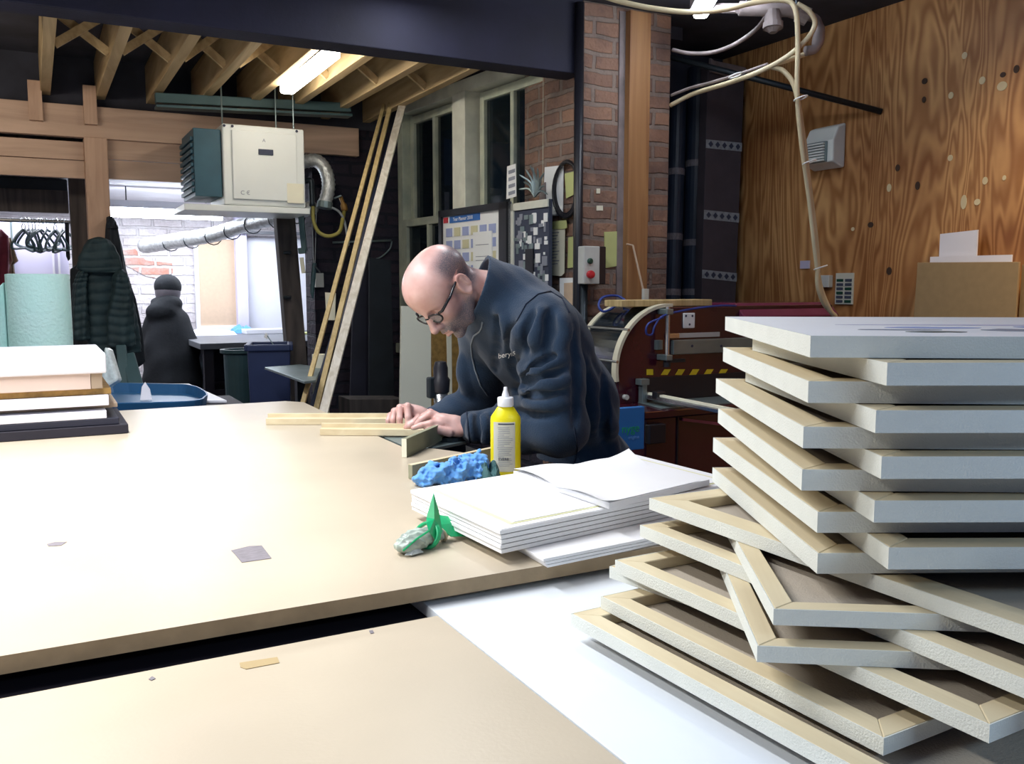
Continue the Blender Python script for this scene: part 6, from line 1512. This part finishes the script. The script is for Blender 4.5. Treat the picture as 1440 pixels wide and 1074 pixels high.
# V of the open zip at the throat
fr = (Pn + Fh * 0) 
zf = [P(683, 462, 2.50), P(672, 474, 2.49), P(664, 486, 2.50)]
jacket = J.make('fleece_jacket', 'fleece', person, 1)
dg = bpy.context.evaluated_depsgraph_get(); 
vs = np.empty(len(jacket.data.vertices) * 3, np.float32); jacket.data.vertices.foreach_get('co', vs)
bvh = BVHTree.FromPolygons([tuple(v) for v in vs.reshape(-1, 3)], [tuple(p.vertices) for p in jacket.data.polygons])
def drape(x, y, off=.002, d0=1.8):
    o_ = C0 + ray(x, y) * d0; h__ = bvh.ray_cast(o_, ray(x, y).normalized())
    return (h__[0] + h__[1] * off) if h__[0] is not None else None
def seam(name, pts, r_, mt):
    q = [drape(x, y) for x, y in pts]; q = [p for p in q if p is not None]
    if len(q) > 1: B().tube(q, r_, 6).make(name, mt, jacket, smooth=True)
def lerp_px(pts, n=8):
    out = []
    for (a, b_), (c, d) in zip(pts[:-1], pts[1:]): out += [(a + (c - a) * k / n, b_ + (d - b_) * k / n) for k in range(n)]
    return out + [pts[-1]]
seam('zip', lerp_px([(679, 452), (678, 460), (675, 466), (667, 472), (663, 484), (664, 500), (668, 520), (676, 542), (686, 556)]), .0028, 'zip_grey')
seam('shoulder_seam', lerp_px([(727, 452), (740, 428), (757, 414), (774, 410), (790, 420), (800, 440)]), .0018, 'fleece_dark')
seam('cuff_seam', lerp_px([(656, 577), (658, 590), (659, 605), (661, 622)]), .002, 'fleece_dark')
seam('side_seam', lerp_px([(806, 600), (812, 630), (808, 650)]), .002, 'fleece_dark')
text_mesh('chest_lettering', 'beryls', .021, P(698, 500, 2.35), rgt * .97 + upv * .14 , upv, 'paper_white', jacket, .0006, bvh)
# ---------------- trousers and shoes
T = Vol(Vector((min(FR.x, FL.x) - .3, min(FL.y, FR.y) - .3, .04)), Vector((max(HIPL.x, FL.x) + .25, max(HIPL.y, HIPR.y) + .3, Pp.z + .05)), .008)
T.ell(Pp - Zup * .03, (.15, .15, .13), None, .04)
T.chain([HIPL, KL, FL], [.108, .082, .070], .04); T.chain([HIPR, KR, FR], [.108, .082, .070], .04)
T.make('trousers', 'trousers', person, 1)
for q in (FL, FR):
    Sh = Vol(q - Vector((.25, .25, .1)), q + Vector((.25, .25, .1)), .006)
    Sh.ell(Vector((q.x, q.y, .04)) + fd * .05, (.145, .05, .042), (fd, Zup.cross(fd), Zup), .02); Sh.cap(Vector((q.x, q.y, .05)), Vector((q.x, q.y, .10)), .05, .05, .02)
    Sh.F = np.maximum(Sh.F, (-(Sh.ax[2][None, None, :] - .002) + 0 * Sh.F).astype(np.float32)); Sh.make('shoe', 'shoe_black', person, 1)

# ================================================================== DARK FIGURE IN THE BACK ROOM
per2 = thing('person', 'person in a black hooded coat seen from behind in the bright back room', 'person', (0, 0, 0))
D2 = 6.35
def P2(x, y, d=D2): return P(x, y, d)
hc = P2(236, 409)
Vb = Vol(Vector((hc.x - .45, hc.y - .45, 0)), Vector((hc.x + .45, hc.y + .45, hc.z + .2)), .012)
Vb.ell(hc, (.085, .115, .098), (rgt, upv, tow), .02); Vb.cap(hc, P2(234, 440), .055, .06, .02)
hips = P2(240, 545); Vb.chain([P2(235, 445), P2(238, 490), hips], [.11, .12, .13], .05)
for s_, xw in ((1, 262), (-1, 210)):
    sh = P2(237 + s_ * 17, 452); el = P2(xw + s_ * 4, 490, D2 + .05); ha = P2(xw - s_ * 2, 505, D2 + .28)
    Vb.chain([sh, el, ha], [.055, .045, .03], .02); Vb.ell(ha, (.03, .02, .045), (rgt, upv, tow), .01)
    hp = hips + rgt * .08 * s_; ft = Vector((hp.x, hp.y, .06)); Vb.chain([hp, hp.lerp(ft, .5), ft], [.09, .065, .05], .03); Vb.cap(ft, ft - tow * .12 - Zup * .01, .045, .035, .02)
Vb.F = np.maximum(Vb.F, (-(Vb.ax[2][None, None, :] - .014) + 0 * Vb.F).astype(np.float32))
b2 = Vb.make('body', 'skin', per2, 1); a_ = b2.data.attributes.new('stubble', 'FLOAT', 'POINT'); a_.data.foreach_set('value', np.full(len(b2.data.vertices), 1.4, np.float32))  # whole skin evenly darkened through the stubble attribute
Vc = Vol(Vector((hc.x - .55, hc.y - .5, .25)), Vector((hc.x + .55, hc.y + .55, hc.z + .1)), .012)
Vc.ell(P2(236, 458), (.14, .15, .12), (rgt, upv, tow), .05); Vc.ell(P2(240, 495), (.19, .22, .15), (rgt, upv, tow), .06); Vc.ell(P2(242, 540), (.205, .30, .17), (rgt, upv, tow), .06)
for s_, xw in ((1, 262), (-1, 210)):
    Vc.chain([P2(237 + s_ * 15, 452), P2(xw + s_ * 4, 490, D2 + .05), P2(xw - s_ * 2, 503, D2 + .22)], [.075, .07, .055], .04)
Vc.ell(P2(237, 426, D2 - .01), (.098, .065, .102), (rgt, upv, tow), .02); Vc.ell(P2(227, 438, D2 - .08), (.10, .075, .075), (rgt, upv, tow), .03); Vc.ell(P2(217, 424, D2 - .05), (.03, .03, .04), (rgt, upv, tow), .03)
X = Vc.ax[0][:, None, None]; Y = Vc.ax[1][None, :, None]; Z = Vc.ax[2][None, None, :]
Vc.F += (.005 * np.sin(30 * X + 9 * Z) + .003 * np.sin(25 * Z + 30 * Y)).astype(np.float32)
Vc.make('hooded_coat', 'coat_black', per2, 1)
Vh = Vol(hc - Vector((.2, .2, .1)), hc + Vector((.2, .2, .2)), .008); Vh.ell(hc + upv * .03, (.090, .088, .104), (rgt, upv, tow), .01)
g_ = Vh.reg(list(hc - Vector((.2, .2, .2))), list(hc + Vector((.2, .2, .2)))); sl, X, Y, Z = g_; dd = -((X - hc.x) * upv.x + (Y - hc.y) * upv.y + (Z - hc.z) * upv.z) - .028; Vh.F[sl] = np.maximum(Vh.F[sl], dd.astype(np.float32))
Vh.make('knit_hat', 'coat_black', per2, 1)
# ------------------------------------------------------------------ lights
def area(name, loc, sx, sy, energy, c, rot=(0, 0, 0), parent=None, spread=180):
    l_ = bpy.data.lights.new(name, 'AREA'); l_.shape = 'RECTANGLE'; l_.size = sx; l_.size_y = sy; l_.energy = energy; l_.color = c
    l_.spread = R(spread)
    o = bpy.data.objects.new(name, l_); col.objects.link(o); o.location = loc; o.rotation_euler = rot
    if parent: o.parent = parent
    return o
# ceiling tube between the joists
a = onz(403, 127, 2.33); b_ = onz(468, 74, 2.33)
t = thing('ceiling_light', 'lit fluorescent batten light fixed under the ceiling joists', 'lamp', (0, 0, 0))
B().bar(a, b_, .07, .04).make('diffuser', 'tube_warm', t, .012)
B().bar(a + Zup * .045, b_ + Zup * .045, .09, .05).make('housing', 'plaster_white', t, .004)
w_ = bpy.data.worlds.new('world'); S.world = w_; w_.use_nodes = True
bg = w_.node_tree.nodes['Background']; bg.inputs[0].default_value = (.10, .17, .42, 1); bg.inputs[1].default_value = .34
area('bench_lamp', (-.05, 2.25, 2.5), .12, 1.5, 45, (.97, .98, 1), spread=138)
area('bench_lamp', (-1.1, 1.3, 2.4), .12, 1.5, 47, (1, .98, .93), spread=138)
area('room_lamp', (1.2, -1.4, 2.3), 1.5, .12, 19, (.55, .76, 1), (R(25), 0, 0))
area('left_room_lamp', (-.75, 3.95, 2.2), 1.0, .12, 11, (1, .88, .72), (R(62), 0, 0))
area('window_fill', (1.35, 2.9, 2.5), .12, 1.0, 11, (.95, .98, 1))  # unseen fill added to light the window zone and the bending person
area('alcove_lamp', (2.95, 1.45, 2.5), .3, .5, 17, (1, .76, .48), (0, R(-35), 0), spread=125)
area('back_room_fill', (1.0, 6.9, 1.93), 1.4, .3, 34, (.88, .92, 1))  # unseen area light over the counter, besides the visible tube
area('back_room_fill', (-.1, 6.37, 1.94), .8, .1, 12, (.9, .92, 1))  # fill added behind the valance to brighten the lilac board
